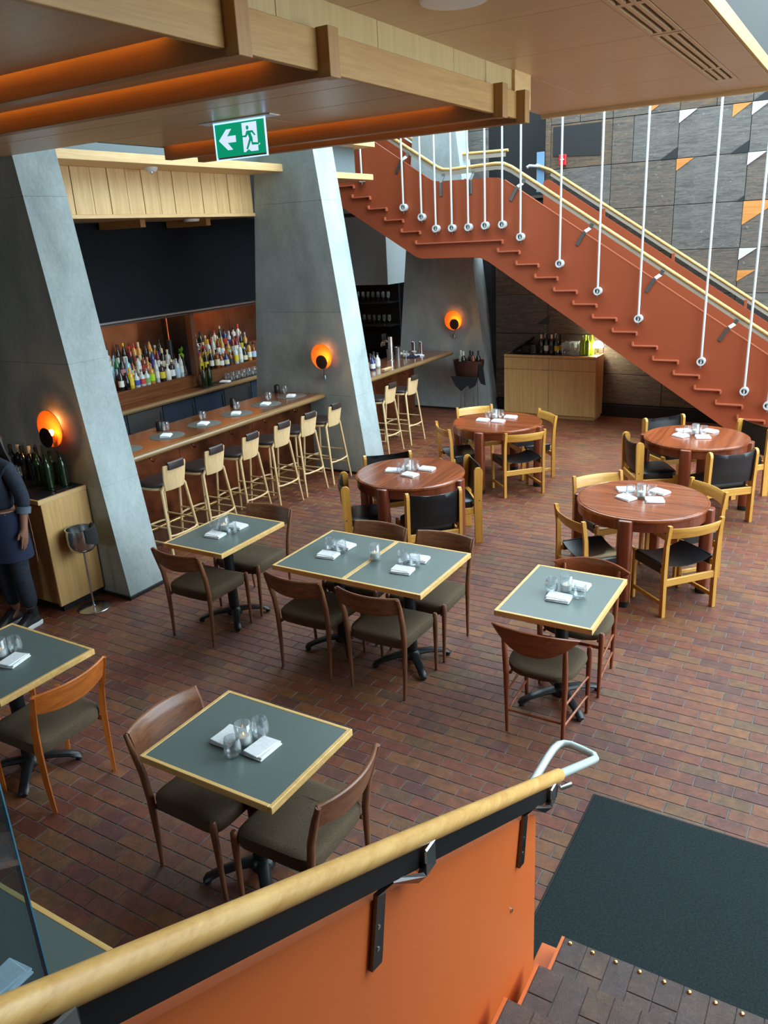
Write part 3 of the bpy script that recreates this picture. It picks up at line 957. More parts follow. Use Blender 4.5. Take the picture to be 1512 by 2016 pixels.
gl_ = MB().box(-4.62, -4.50, 12.43, 12.442, 3.42, 3.98, .002).build('guard_glass', 'band_blue', st, smooth=False)
# fire alarm, outlets
fa = thing('fire_alarm', 'small red fire alarm pull station on the panelled wall', 'alarm', (-4.22, 12.475, 3.84))
MB().box(-.055, .055, -.05, 0, -.075, .075, .006).build('housing', 'red_plastic', fa, smooth=False)
MB().box(-.03, .03, -.058, -.05, .0, .014).box(-.008, .008, -.058, -.05, -.04, .0).build('pull_bar', 'white_plastic', fa, smooth=False)
for i, (x, w, l) in enumerate(((-5.19, .05, 'narrow wall outlet low on the dark wall left of the oak sideboard'), (-5.03, .11, 'wide double outlet low on the wall touching the oak sideboard'))):
    ou = thing('wall_outlet', l, 'outlet', (x, 12.476, .255))
    MB().box(-w / 2, w / 2, -.008, 0, -.055, .055, .002).build('plate', 'black_metal', ou, smooth=False)
    f = MB()
    f.box(-w / 2 + .01, w / 2 - .01, -.0095, -.008, .04, .046).box(-w / 2 + .01, w / 2 - .01, -.0095, -.008, -.046, -.04)
    f.box(-w / 2 + .01, -w / 2 + .016, -.0095, -.008, -.046, .046).box(w / 2 - .016, w / 2 - .01, -.0095, -.008, -.046, .046)
    if w > .1: f.box(-.004, .004, -.0095, -.008, -.046, .046)
    f.build('sockets', 'dull_steel', ou, smooth=False)

# ================================================================== ENTRY STAIRS in the foreground
es = thing('entry_stairs', 'brick paved entry stairs with orange side panel and oak handrail', 'staircase', (0, 0, 0))
NZ, NY, TD = 0.165, 2.442, 0.308
XR = 1.45
for k in range(1, 9):
    z, yn = NZ * k, NY - TD * (k - 1)
    MB().box(-.745, XR, yn - TD - .02, yn - .006, z - .06, z - .004).build('tread_slab', 'mortar', es, smooth=False)
    MB().box(-.74, XR, yn - .03, yn - .018, z - NZ, z - .012).build('riser', 'orange_paint', es, smooth=False)
    MB().box(-.757, -.745, yn - TD, yn, z - .09, z + .001).build('tread_edge', 'orange_paint', es, smooth=False)
    if k > 3: continue
    w = .0935
    x = -.744
    i = 0
    while x < .62:
        dep = .125 if (i + k) % 3 else .20
        MB().box(x + .001, x + w - .001, yn - dep + .001, yn, z - .012, z, .002).build('paver', 'paver_dull', es, smooth=False)
        if dep < .2:
            MB().box(x + .002, x + w - .002, yn - .305, yn - dep - .001, z - .012, z, .002).build('paver', 'paver_dull', es, smooth=False)
        else:
            MB().box(x + .002, x + w - .002, yn - .305, yn - dep - .001, z - .012, z, .002).build('paver', 'paver_dull', es, smooth=False)
        x += w
        i += 1
    MB().box(.625, XR, yn - .305, yn, z - .012, z, .003).build('paver', 'paver_dull', es, smooth=False)
sm = MB().lathe([(.0085, 0), (.0085, .003), (.006, .0062), (.0, .0072)], 14).mesh('stud', 'brass')
for i in range(14):
    o = bpy.data.objects.new('stud', sm)
    COL.objects.link(o); o.parent = es
    o.location = (-.715 + i * .0925, 2.421, NZ)
MB().box(-.60, XR - .1, 0.0, NY - .2, 0, .14).build('stair_base', 'dark_wall', es, smooth=False)
# side panel (stringer)
sl = .522
top = lambda y: 1.0 + sl * (2.12 - y)
pp = [(2.225, 0.0), (2.225, .90), (2.218, .925), (2.20, .948), (2.175, .965), (2.145, .982), (-.6, top(-.6)), (-.6, top(-.6) - 1.0), (1.0, 0.25), (1.4, 0.0)]
MB().prism(pp, 'X', -.826, -.80).build('side_panel', 'orange_paint', es, smooth=False)
MB().box(-.845, -.765, 2.25, 2.45, 0.0, .08, .003).build('foot_block', 'orange_paint', es, smooth=False)
for yy, zz in ((1.99, .70),):
    MB().tube([(-.80, yy, zz), (-.795, yy, zz)], .008, 10).build('bolt', 'steel', es)
# oak handrail with black flat bar, brackets and the steel return loop
rx = -.77
rz = lambda y: 1.002 + .528 * (2.38 - y)
hr = MB().tube([(rx, -.8, rz(-.8)), (rx, .4, rz(.4)), (rx, 1.4, rz(1.4)), (rx, 2.38, rz(2.38))], .0245, 20).build('handrail', 'rail_oak', es)
MB().flatbar([(rx, -.8, rz(-.8) - .056), (rx, 2.36, rz(2.36) - .056)], .012, .062, (1, 0, 0)).build('rail_bar', 'black_bar', hr, smooth=False)
lp = [(rx, 2.36, rz(2.36)), (rx, 2.84, rz(2.84) + .0), (rx - .002, 2.885, rz(2.885)), (rx - .016, 2.905, .737), (rx - .06, 2.92, .735), (rx - .125, 2.935, .735), (rx - .155, 2.93, .735), (rx - .175, 2.91, .735), (rx - .185, 2.87, .735),
      (rx - .188, 2.80, .735), (rx - .185, 2.25, .735), (rx - .17, 2.19, .74), (rx - .06, 2.15, .745)]
MB().tube(lp, .017, 14).build('return_loop', 'pale_pipe', hr)
for y0 in (.18, 1.14, 2.06):
    yt = y0 + .035
    zt = top(yt)
    pts = [(-.793, y0 - .004, zt - .17), (-.793, y0, zt - .155), (-.793, y0 + .035, zt + .012), (-.785, y0 + .06, zt + .03), (-.757, y0 + .165, rz(y0 + .165) - .115), (-.756, y0 + .20, rz(y0 + .20) - .075), (-.756, y0 + .205, rz(y0 + .205) - .045)]
    b = MB().flatbar(pts, .044, .012, (0, .98, -.2)).build('bracket', 'dark_steel', es, smooth=False)
    yy = y0 + .205
    MB().box(rx - .014, rx + .022, yy - .026, yy + .026, rz(yy) - .10, rz(yy) - .022, .004).build('clip', 'steel', b, smooth=False)
    for q in (.25, .7):
        py, pz = y0 + .035 * q * .6, zt - .155 + .17 * q * .75
        MB().tube([(-.789, py, pz), (-.786, py, pz)], .006, 10).build('screw', 'steel', b)
MB().tube([(rx, 2.40, .93), (rx + .03, 2.44, .93)], .010, 10).build('end_bolt', 'steel', hr)
# glass guard beside the stairs
gp = MB().box(-1.106, -1.094, -.8, .56, 1.40, 2.75)
go = gp.build('glass_guard', 'pane', None, smooth=False)
tag(go, 'clear glass guard panel with blue edge beyond the oak handrail', 'glass panel')
MB().box(-1.1065, -1.0935, .5605, .563, 1.40, 2.75).build('edge', 'pane_edge', go, smooth=False)
for yy in (-.5, .35):
    MB().box(-1.115, -1.085, yy - .03, yy + .03, 1.34, 1.44, .003).build('clamp', 'steel', go, smooth=False)
# mat
mt = thing('floor_mat', 'dark green black entrance mat at the foot of the brick stairs', 'mat', (0, 0, 0))
MB().box(-.938, 1.3, 2.05, 3.538, 0.0, .010, .003).build('pile', 'carpet', mt, smooth=False)
MB().box(-.95, 1.33, 2.0, 3.55, 0.0, .005, .002).build('rubber_border', 'rubber', mt, smooth=False)
# ================================================================== CHAIRS
def outline(wf, wr, d0, d1, n=40, p=4.0):
    """rounded trapezoid outline, width wf at y=d1 (front) and wr at y=d0"""
    pts = []
    for k in range(n):
        a = 2 * pi * k / n
        c, s = cos(a), sin(a)
        u = abs(c) ** (2 / p) * (1 if c >= 0 else -1)
        v = abs(s) ** (2 / p) * (1 if s >= 0 else -1)
        y = (d0 + d1) / 2 + v * (d1 - d0) / 2
        w = wr + (wf - wr) * (y - d0) / (d1 - d0)
        pts.append((u * w / 2, y))
    return pts
def pad(ol, prof, sag=0.0):
    cx = sum(p[0] for p in ol) / len(ol)
    cy = sum(p[1] for p in ol) / len(ol)
    mx = max(abs(p[0]) for p in ol)
    m = MB()
    rings = []
    for z, s in prof:
        rings.append([(cx + (x - cx) * s, cy + (y - cy) * s, z - sag * (abs(y - cy) / .22) ** 2 * .5 + sag * .6 * (abs(x) / mx) ** 2 * s) for x, y in ol])
    return m.ring_loft(rings)
def back_arc(w, y0, bow, zlo, zhi, t, lean=.03, n=14, lo_arc=0.0, hi_arc=0.0, taper=0.0):
    rings = []
    for i in range(n + 1):
        u = -1 + 2 * i / n
        x = w / 2 * u
        y = y0 - bow * (1 - u * u)
        a = zlo + lo_arc * u * u
        b = zhi + hi_arc * u * u
        tt = t * (1 - taper * abs(u) ** 3)
        nx = -2 * bow * u / (w / 2) * -1
        d = Vector((-nx, 1, 0)).normalized()
        ring = []
        for z, q in ((a, -1), ((a + b) / 2, -1.15), (b - .006, -.9), (b, -.3), (b, .3), (b - .006, .9), ((a + b) / 2, 1.15), (a, 1)):
            ly = lean * (z - zlo) / max(.01, zhi - zlo)
            ring.append((x + d.x * q * tt / 2, y - ly + d.y * q * tt / 2, z))
        rings.append(ring)
    return MB().ring_loft(rings)
def frame_chair(wx, wz, name, label, square=False):
    t = thing(name, label, 'chair')
    n = 4 if square else 12
    k = 1.25 if square else 1.0
    seat = pad(outline(.480, .450, -.205, .224, p=7), [(.365, .93), (.37, .975), (.39, .995), (.42, 1.0), (.437, .985), (.447, .93), (.452, .8), (.454, .45)], .012)
    seat.build('seat', 'fabric', t)
    for s in (-1, 1):
        MB().tube([(s * .208, -.215, 0), (s * .214, -.205, .2), (s * .218, -.205, .42), (s * .222, -.222, .56), (s * .228, -.258, .69), (s * .231, -.285, .772)],
                  [.0105 * k, .0145 * k, .019 * k, .0185 * k, .017 * k, .012 * k], n).build('leg', wz, t)
        MB().tube([(s * .222, .218, 0), (s * .226, .214, .2), (s * .23, .21, .40), (s * .23, .21, .445), (s * .23, .21, .456)],
                  [.0105 * k, .0145 * k, .0185 * k, .017 * k, .011 * k], n).build('leg', wz, t)
        MB().box(s * .205, s * .19, -.2, .2, .352, .38, .004).build('side_rail', wz, t, smooth=False)
    back_arc(.458, -.235, .055, .628, .778, .024, lean=.042, lo_arc=.030).build('backrest', wx, t)
    return t
def crescent_chair(name, label):
    t = thing(name, label, 'chair')
    pad(outline(.46, .42, -.20, .22, p=3.2), [(.40, .86), (.408, .97), (.427, 1.0), (.445, .985), (.455, .93), (.46, .8), (.462, .45)], .01).build('seat', 'fabric', t)
    for s in (-1, 1):
        MB().tube([(s * .175, -.20, 0), (s * .182, -.20, .4), (s * .185, -.215, .55), (s * .188, -.235, .715), (s * .188, -.236, .722)], [.011, .0175, .0165, .012, .006], 12).build('leg', 'redteak_z', t)
        MB().tube([(s * .20, .195, 0), (s * .205, .195, .38), (s * .207, .195, .462), (s * .207, .195, .472)], [.011, .018, .0185, .012], 12).build('leg', 'redteak_z', t)
        MB().tube([(s * .178, -.195, .13), (s * .203, .19, .13)], .008, 8).build('stretcher', 'redteak', t)
        MB().tube([(s * .18, -.195, .27), (s * .205, .19, .27)], .008, 8).build('stretcher', 'redteak', t)
        MB().tube([(s * .165, -.18, .40), (s * .18, .18, .40)], .010, 8).build('side_rail', 'redteak', t)
    MB().tube([(-.178, -.198, .15), (.178, -.198, .15)], .008, 8).build('stretcher', 'redteak', t)
    MB().tube([(-.2, .19, .36), (.2, .19, .36)], .009, 8).build('stretcher', 'redteak', t)
    rings = []
    n = 20
    for i in range(n + 1):
        u = -1 + 2 * i / n
        x, y = .265 * u, -.19 - .085 * (1 - u * u)
        b = .765 - .03 * u * u
        a = .765 - .03 * u * u - .006 - .165 * (1 - abs(u) ** 2.2)
        d = Vector((.64 * u * -1, 1, 0)).normalized()
        ring = []
        for z, q in ((a, -.6), ((a + b) / 2, -1), (b - .004, -.8), (b, 0), (b - .004, .8), ((a + b) / 2, 1), (a, .6)):
            ly = .03 * (z - .6) / .16
            ring.append((x + d.x * q * .010, y - ly + d.y * q * .010, z))
        rings.append(ring)
    MB().ring_loft(rings).build('backrest', 'redteak', t)
    return t
def sling(w, y0, y1, z0, z1, sagx, sagy, t=.006, n=10):
    top, bot = [], []
    for j in range(n + 1):
        v = j / n
        rt, rb = [], []
        for i in range(n + 1):
            u = i / n
            x = -w / 2 + w * u
            y = y0 + (y1 - y0) * v
            z = z0 + (z1 - z0) * v - sagx * (1 - (2 * u - 1) ** 2) - sagy * (1 - (2 * v - 1) ** 2)
            rt.append((x, y, z)); rb.append((x, y, z - t))
        top.append(rt); bot.append(rb)
    m = MB()
    N = n + 1
    vs = [p for r in top for p in r] + [p for r in bot for p in r]
    fs = []
    for j in range(n):
        for i in range(n):
            a = j * N + i
            fs.append((a, a + 1, a + N + 1, a + N))
            fs.append((a + N * N, a + N * N + N, a + N * N + N + 1, a + N * N + 1))
    for i in range(n):
        fs.append((i, i + N * N, i + 1 + N * N, i + 1)); b = n * N + i
        fs.append((b, b + 1, b + 1 + N * N, b + N * N))
        a = i * N
        fs.append((a, a + N, a + N + N * N, a + N * N)); a = i * N + n
        fs.append((a, a + N * N, a + N + N * N, a + N))
    return m.add(vs, fs)
def slat_chair(name, label):
    t = thing(name, label, 'chair')
    for s in (-1, 1):
        MB().prism([(-.245, 0), (-.205, 0), (-.20, .40), (-.21, .60), (-.235, .765), (-.265, .765), (-.243, .60), (-.238, .40)], 'X', s * .235 - .0145, s * .235 + .0145).build('leg', 'pine_z', t, smooth=False)
        MB().box(s * .222 - .0145, s * .222 + .0145, .155, .192, 0, .43, .005).build('leg', 'pine_z', t, smooth=False)
        MB().box(s * .228 - .01, s * .228 + .01, -.21, .165, .085, .12, .004).build('stretcher', 'pine', t, smooth=False)
        MB().box(s * .228 - .012, s * .228 + .012, -.21, .165, .352, .40, .005).build('side_rail', 'pine', t, smooth=False)
    MB().box(-.235, .235, -.235, -.213, .255, .315, .004).build('rear_rail', 'pine', t, smooth=False)
    MB().box(-.212, .212, .162, .182, .33, .385, .004).build('front_rail', 'pine', t, smooth=False)
    back_arc(.455, -.225, .045, .655, .745, .014, lean=.03, lo_arc=.0, n=12).build('backrest', 'pine', t)
    st_ = sling(.432, -.19, .168, .425, .43, .040, .0).build('seat', 'leather', t)
    for s in (-1, 1):
        MB().box(s * .212, s * .243, -.185, .152, .345, .432, .010).build('seat_wrap', 'leather', st_, smooth=False)
    return t
def leather_chair(name, label):
    t = thing(name, label, 'chair')
    for s in (-1, 1):
        x0, x1 = s * .245 - .0145, s * .245 + .0145
        c = [(-.275, 0), (-.205, 0), (-.195, .42), (-.20, .735), (-.212, .76), (-.235, .77), (-.262, .765), (-.278, .745), (-.282, .72), (-.272, .42)]
        leg = MB().prism(c, 'X', x0, x1).build('leg', 'pine_z', t, smooth=False)
        MB().tube([(s * .2595, -.245, .44), (s * .2605, -.245, .44)], .006, 10).build('plug', 'rubber', leg)
        MB().box(x0 - s * .008, x1 - s * .008, .12, .182, 0, .40, .005).build('leg', 'pine_z', t, smooth=False)
        MB().box(s * .238 - .0125, s * .238 + .0125, -.21, .13, .30, .365, .005).build('side_rail', 'pine', t, smooth=False)
    MB().box(-.235, .235, -.265, -.243, .30, .375, .004).build('rear_rail', 'pine', t, smooth=False)
    MB().box(-.23, .23, .15, .17, .30, .365, .004).build('front_rail', 'pine', t, smooth=False)
    pad(outline(.445, .455, -.215, .18, p=7), [(.36, .97), (.37, 1.0), (.405, 1.0), (.425, .985), (.432, .93), (.434, .5)], -.006).build('seat', 'leather', t)
    # hanging leather back, wrapped round the posts and creased
    rings = []
    n = 18
    for i in range(n + 1):
        u = -1 + 2 * i / n
        x = .233 * u
        ring = []
        for side in (0, 1):
            zs = [(.435, 0), (.50, .006), (.58, .012), (.64, .004), (.69, .014), (.735, .006), (.757 - .022 * (1 - u * u), 0)]
            if side: zs = zs[::-1]
            for z, w in zs:
                y = -.238 - .036 * (1 - u * u) * (.55 + .45 * (z - .43) / .32) - w * (1 - u * u) - .02 * (z - .43) / .32
                ring.append((x, y + (-.004 if side else .004), z))
        rings.append(ring)
    MB().ring_loft(rings).build('backrest', 'leather', t)
    return t

wal = frame_chair('walnut', 'walnut_z', 'dining_chair', 'walnut dining chair')
spots = [((-4.22, 4.11), 0, 'walnut chair with olive seat on the near side of the table by the concrete column'),
         ((-4.22, 4.68), pi, 'walnut chair beyond the table that stands by the concrete column'),
         ((-3.13, 4.11), 0, 'walnut chair at the near left place of the joined pair of tables'),
         ((-2.53, 4.11), 0, 'walnut chair at the near right place of the joined pair of tables'),
         ((-3.10, 4.67), pi, 'walnut chair at the far left place of the joined pair of tables'),
         ((-2.53, 4.67), pi, 'walnut chair at the far right place of the joined pair of tables'),
         ((-2.475, 2.27), -pi / 2, 'walnut chair tucked under the left side of the table nearest the handrail'),
         ((-1.93, 2.27), pi / 2, 'walnut chair with its back to the oak handrail, seat half out')]
for i, (p, rz_, lab) in enumerate(spots):
    if i == 0:
        wal.location = (p[0], p[1], 0); wal.rotation_euler = (0, 0, rz_); wal['label'] = lab; wal['group'] = 'walnut dining chairs'
    else:
        dup(wal, (p[0], p[1], 0), rz_, lab, 'walnut dining chairs')
tk = frame_chair('teak', 'teak_z', 'dining_chair', 'orange teak chair with square legs and olive seat in front of the waiter', square=True)
tk.location = (-3.73, 2.27, 0); tk.rotation_euler = (0, 0, pi / 2)
tk['group'] = 'orange teak chairs'
dup(tk, (-4.42, 2.27, 0), -pi / 2, 'orange teak chair mostly cut off by the picture edge under the same table', 'orange teak chairs')
cc = crescent_chair('dining_chair', 'reddish teak chair with crescent back on the near side of the single square table')
cc.location = (-1.415, 4.085, 0)
cc['group'] = 'crescent back chairs'
dup(cc, (-1.40, 4.68, 0), pi, 'reddish teak crescent back chair beyond the single square table', 'crescent back chairs')

RT = {'RA': (-1.42, 6.40), 'RB': (-3.62, 6.38), 'RC': (-3.66, 8.62), 'RD': (-1.40, 8.63)}
RTN = {'RA': 'front right round table', 'RB': 'front left round table', 'RC': 'rear left round table', 'RD': 'rear right round table'}
slat = slat_chair('wooden_chair', '')
leat = leather_chair('leather_chair', '')
WH = ['near left', 'near right', 'far right', 'far left']
chairs = {'RA': [(-1.842, 5.80), (-.941, 5.986), (-.99, 6.922), (-1.943, 6.91)], 'RC': [(-4.159, 8.165), (-3.18, 8.231), (-3.245, 9.199), (-4.252, 9.264)],
          'RB': [(-4.056, 5.887), (-3.116, 5.895), (-3.22, 6.83), (-4.153, 6.848)], 'RD': [(-1.959, 8.313), (-.961, 8.109), (-.905, 9.35), (-1.897, 9.395)]}
ANG = [-135, -45, 45, 135]
ADJ = {('RA', 1): 4, ('RB', 0): -10, ('RB', 2): -8, ('RD', 0): -14, ('RD', 1): -4, ('RC', 0): 0}
used = {}
for k, L in chairs.items():
    proto, kind = (slat, 'slat') if k in ('RA', 'RC') else (leat, 'leat')
    for i, (bx, by) in enumerate(L):
        cx_, cy_ = RT[k]
        q_ = math.hypot(bx - cx_, by - cy_)
        if q_ < .665: bx, by = cx_ + (bx - cx_) * .665 / q_, cy_ + (by - cy_) * .665 / q_
        a = radians(ANG[i] + ADJ.get((k, i), 0))
        px, py = bx - .245 * cos(a), by - .245 * sin(a)
        rz_ = a + pi / 2
        lab = ('slat backed blond chair, ' if kind == 'slat' else 'leather backed blond chair, ') + WH[i] + ' of the ' + RTN[k]
        grp = 'blond chairs around the round tables'
        if kind not in used:
            used[kind] = 1
            proto.location = (px, py, 0); proto.rotation_euler = (0, 0, rz_); proto['label'] = lab; proto['group'] = grp
        else:
            dup(proto, (px, py, 0), rz_, lab, grp)

# ================================================================== TABLES
def square_table(w, d, name='square_table'):
    """w along X, d along Y"""
    t = thing(name, '', 'table')
    e = .020
    MB().box(-w / 2 + e, w / 2 - e, -d / 2 + e, d / 2 - e, .716, .7475).build('tabletop', 'lino', t, smooth=False)
    for s in (-1, 1):
        a, b = s * (w / 2 - e), s * w / 2
        MB().box(min(a, b), max(a, b), -d / 2, d / 2, .714, .749, .002).build('edge_band', 'table_edge', t, smooth=False)
        a, b = s * (d / 2 - e), s * d / 2
        MB().box(-w / 2 + e, w / 2 - e, min(a, b), max(a, b), .714, .749, .002).build('edge_band', 'table_edge', t, smooth=False)
    MB().box(-w / 2 + .16, w / 2 - .16, -d / 2 + .18, d / 2 - .18, .69, .716, .002).build('mount_plate', 'black_metal', t, smooth=False)
    MB().tube([(0, 0, .07), (0, 0, .70)], .042, 20).build('column', 'black_metal', t)
    hub = MB().lathe([(.062, .035), (.066, .05), (.055, .082), (.038, .095), (.038, .11)], 20).build('hub', 'black_metal', t)
    for k in range(4):
        a = pi / 4 + k * pi / 2
        c, s = cos(a), sin(a)
        pr = [(.04, .070, .036), (.13, .066, .031), (.22, .050, .029), (.275, .030, .030), (.292, .016, .020)]
        rings = []
        for r, z, w_ in pr:
            ring = []
            for q in range(8):
                b = 2 * pi * q / 8
                ring.append((c * r - s * w_ * cos(b), s * r + c * w_ * cos(b), max(.012, z + .6 * w_ * sin(b))))
            rings.append(ring)
        arm = MB().ring_loft(rings).build('base_arm', 'black_metal', t)
        MB().lathe([(.016, 0), (.018, .006), (.018, .016), (.01, .024)], 12, (c * .27, s * .27, 0)).build('foot', 'rubber', arm)
    return t
tw, td = .765, .61
ta = square_table(tw, td)       # long side along X
ta.location = (-2.215, 2.275, 0)
tag(ta, 'square grey topped table nearest the oak handrail, two walnut chairs', group='grey topped square tables')
dup(ta, (-3.995, 2.265, 0), 0, 'square grey topped table cut by the left picture edge, orange chair', 'grey topped square tables')
dup(ta, (-2.225, .885, 0), 0, 'square grey topped table in the lower left corner behind the glass guard', 'grey topped square tables')
tb = square_table(.605, tw)
tb.location = (-4.20, 4.365, 0)
tag(tb, 'square grey topped table beside the concrete column and bar stools', group='grey topped square tables')
dup(tb, (-3.125, 4.37, 0), 0, 'left one of the two joined grey topped tables', 'grey topped square tables')
dup(tb, (-2.525, 4.37, 0), 0, 'right one of the two joined grey topped tables', 'grey topped square tables')
dup(tb, (-1.42, 4.375, 0), 0, 'single square grey topped table with crescent back chairs by the steel rail loop', 'grey topped square tables')

def round_table():
    t = thing('round_table', '', 'table')
    MB().lathe([(0, .716), (.514, .716), (.526, .718), (.530, .724), (.530, .738), (.526, .744), (.518, .7455), (.514, .7425), (.510, .7475), (0, .7475)], 72, cap=False).build('tabletop', 'mahogany', t, angle=25)
    ap = MB()
    n = 64
    rings = []
    for r, z in ((.518, .718), (.518, .640), (.490, .640), (.490, .718)):
        rings.append([(r * cos(2 * pi * i / n), r * sin(2 * pi * i / n), z) for i in range(n)])
    ap.ring_loft(rings, cap=False)
    ap.build('apron', 'mahogany_z', t, angle=30)
    for k in range(4):
        a = k * pi / 2
        lx, ly = .520 * cos(a), .520 * sin(a)
        n = 24
        sec = []
        for i in range(n):
            b = 2 * pi * i / n
            c, s = cos(b), sin(b)
            sec.append(((abs(c) ** .6) * (1 if c > 0 else -1) * .050, (abs(s) ** .6) * (1 if s > 0 else -1) * .056))
        rings = []
        for z, q in ((.05, 1), (.722, 1), (.731, .96), (.734, .88)):
            rings.append([(lx + (x * cos(a) - y * sin(a)) * q, ly + (x * sin(a) + y * cos(a)) * q, z) for x, y in sec])
        lg = MB().ring_loft(rings).build('leg', 'mahogany_z', t)
        rings = []
        for z, q in ((0, .92), (.01, .985), (.055, .985), (.06, .9)):
            rings.append([(lx + (x * cos(a) - y * sin(a)) * q, ly + (x * sin(a) + y * cos(a)) * q, z) for x, y in sec])
        MB().ring_loft(rings).build('foot_cap', 'rubber', lg)
    return t
rt = round_table()
RTL = {'RA': 'round reddish wood table at the front right with four napkins', 'RB': 'round reddish wood table at the front left with leather back chairs',
       'RC': 'round reddish wood table at the rear left, near the fin column', 'RD': 'round reddish wood table at the rear right, below the stair foot'}
for i, k in enumerate(RT):
    ang = {'RA': .02, 'RB': 1.0, 'RC': .1, 'RD': 2.1}[k]
    # the leg positions stay on the room's axes (quarter turns); the grain differs from table to table
    rz_ = {'RA': 0, 'RB': pi / 2, 'RC': pi, 'RD': -pi / 2}[k]
    if i == 0:
        rt.location = (*RT[k], 0); rt['label'] = RTL[k]; rt['group'] = 'round wooden tables'
    else:
        dup(rt, (*RT[k], 0), rz_, RTL[k], 'round wooden tables')

# ================================================================== TABLE SETTINGS
def candle_holder():
    t = thing('candle_holder', '', 'candle holder')
    MB().lathe([(.036, .0), (.038, .004), (.0385, .02), (.039, .118), (.0375, .119), (.0355, .02), (.034, .016), (0, .016)], 48, cap=False, flute=.045).build('glass_cup', 'ribbed_glass', t, angle=60)
    c = MB().lathe([(0, .018), (.030, .018), (.030, .052), (.028, .055), (0, .054)], 24, cap=False).build('candle', 'wax', t)
    MB().lathe([(0, .056), (.003, .060), (.0028, .066), (0, .074)], 10, cap=False).build('flame', 'flame', c)
    return t
def tumbler(name='water_glass'):
    m = MB().lathe([(0, .003), (.024, .003), (.033, .010), (.040, .030), (.0405, .055), (.036, .096), (.0345, .096), (.039, .055), (.0385, .031), (.032, .013), (.024, .009), (0, .009)], 28, cap=False)
    return m.build(name, 'glass', angle=60)
def napkin():
    m = MB()
    m.box(-.075, .075, -.056, .056, 0, .009, .003)
    m.M = Matrix.Translation((.002, .002, .009)) @ Matrix.Rotation(.05, 4, 'Z')
    m.box(-.073, .073, -.054, .052, 0, .008, .003)
    m.M = Matrix.Translation((-.004, .008, .017)) @ Matrix.Rotation(-.06, 4, 'Z') @ Matrix.Rotation(.05, 4, 'X')
    m.box(-.07, .068, -.046, .040, 0, .006, .0025)
    return m.build('napkin', 'linen', smooth=False)
SET = {
'T4':{'h':[(-2.211, 2.252)], 'g':[(-2.207, 2.17), (-2.188, 2.342)], 'n':[(-2.115, 2.262), (-2.315, 2.262)]},
'RA':{'h':[(-1.435, 6.417)], 'g':[(-1.527, 6.434), (-1.368, 6.497)], 'n':[(-1.541, 6.346), (-1.315, 6.37), (-1.60, 6.56), (-1.325, 6.60)]},
'RD':{'h':[(-1.421, 8.687)], 'g':[(-1.501, 8.66), (-1.346, 8.743)], 'n':[(-1.547, 8.574), (-1.326, 8.588), (-1.561, 8.80), (-1.30, 8.862)]},
'RB':{'h':[(-3.648, 6.395)], 'g':[(-3.692, 6.325), (-3.604, 6.461)], 'n':[(-3.785, 6.342), (-3.56, 6.27), (-3.50, 6.506)]},
'RC':{'h':[(-3.741, 8.734)], 'g':[(-3.819, 8.709), (-3.702, 8.83)], 'n':[(-3.834, 8.591), (-3.64, 8.60), (-3.58, 8.844)]},
'T1':{'h':[(-4.221, 4.388)], 'g':[(-4.28, 4.343), (-4.13, 4.375)], 'n':[(-4.219, 4.27), (-4.189, 4.50)]},
'DL':{'h':[(-2.796, 4.372)], 'g':[(-3.198, 4.399), (-3.10, 4.393)], 'n':[(-3.147, 4.29), (-3.14, 4.497)]},
'DR':{'h':[], 'g':[(-2.581, 4.397), (-2.48, 4.384)], 'n':[(-2.516, 4.272), (-2.512, 4.49)]},
'A':{'h':[(-1.411, 4.414)], 'g':[(-1.497, 4.383), (-1.311, 4.374)], 'n':[(-1.42, 4.30), (-1.37, 4.515)]},
'T3':{'h':[(-4.028, 2.259)], 'g':[(-4.019, 2.346)], 'n':[(-3.92, 2.262)]},
'T0':{'h':[], 'g':[], 'n':[(-2.086, 0.924)]}}
TN = dict(RTN, T4='table nearest the handrail', T1='table beside the concrete column', DL='left joined table', DR='right joined table', A='single square table by the rail loop',
          T3='table at the left picture edge', T0='table behind the glass guard')
NW = [['first napkin'], ['near', 'far'], ['left', 'near', 'right'], ['near left', 'near right', 'far left', 'far right']]
h0, g0, n0 = candle_holder(), tumbler(), napkin()
fh = fg = fn = True
TZ = .7478
for k, d in SET.items():
    turn = pi / 2 if k in ('T4', 'T3', 'T0') else 0
    for p in d['h']:
        lab = 'ribbed glass candle holder on the ' + TN[k] if k != 'DL' else 'ribbed glass candle holder where the two joined tables meet'
        z = TZ + (.0012 if k == 'DL' else 0)
        if fh: h0.location = (*p, z); h0['label'] = lab; h0['group'] = 'ribbed candle holders'; fh = False
        else: dup(h0, (*p, z), 0, lab, 'ribbed candle holders')
    for i, p in enumerate(d['g']):
        side = ['left', 'right'] if k != 'T4' else ['near', 'far']
        lab = 'stemless water glass on the ' + (side[i] + ' side of the setting on the ' if len(d['g']) > 1 else '') + TN[k]
        if fg: g0.location = (*p, TZ - .003); tag(g0, lab, 'glass', 'stemless water glasses'); fg = False
        else: dup(g0, (*p, TZ - .003), R.uniform(0, 6), lab, 'stemless water glasses')
    for i, p in enumerate(d['n']):
        n = len(d['n'])
        w = NW[n - 1][i] if n > 1 else ''
        if k == 'T4': w = ['right', 'left'][i]
        lab = 'folded white napkin, ' + (w + ' one ' if w else '') + 'on the ' + TN[k]
        rz_ = turn + R.uniform(-.15, .15) + {0: .1}.get(i, 0)
        if k in ('RA', 'RD'): rz_ = [-.5, .35, .5, -.4][i]
        if fn: n0.location = (*p, TZ); n0.rotation_euler = (0, 0, rz_); tag(n0, lab, 'napkin', 'folded white napkins'); fn = False
        else: dup(n0, (*p, TZ), rz_, lab, 'folded white napkins')
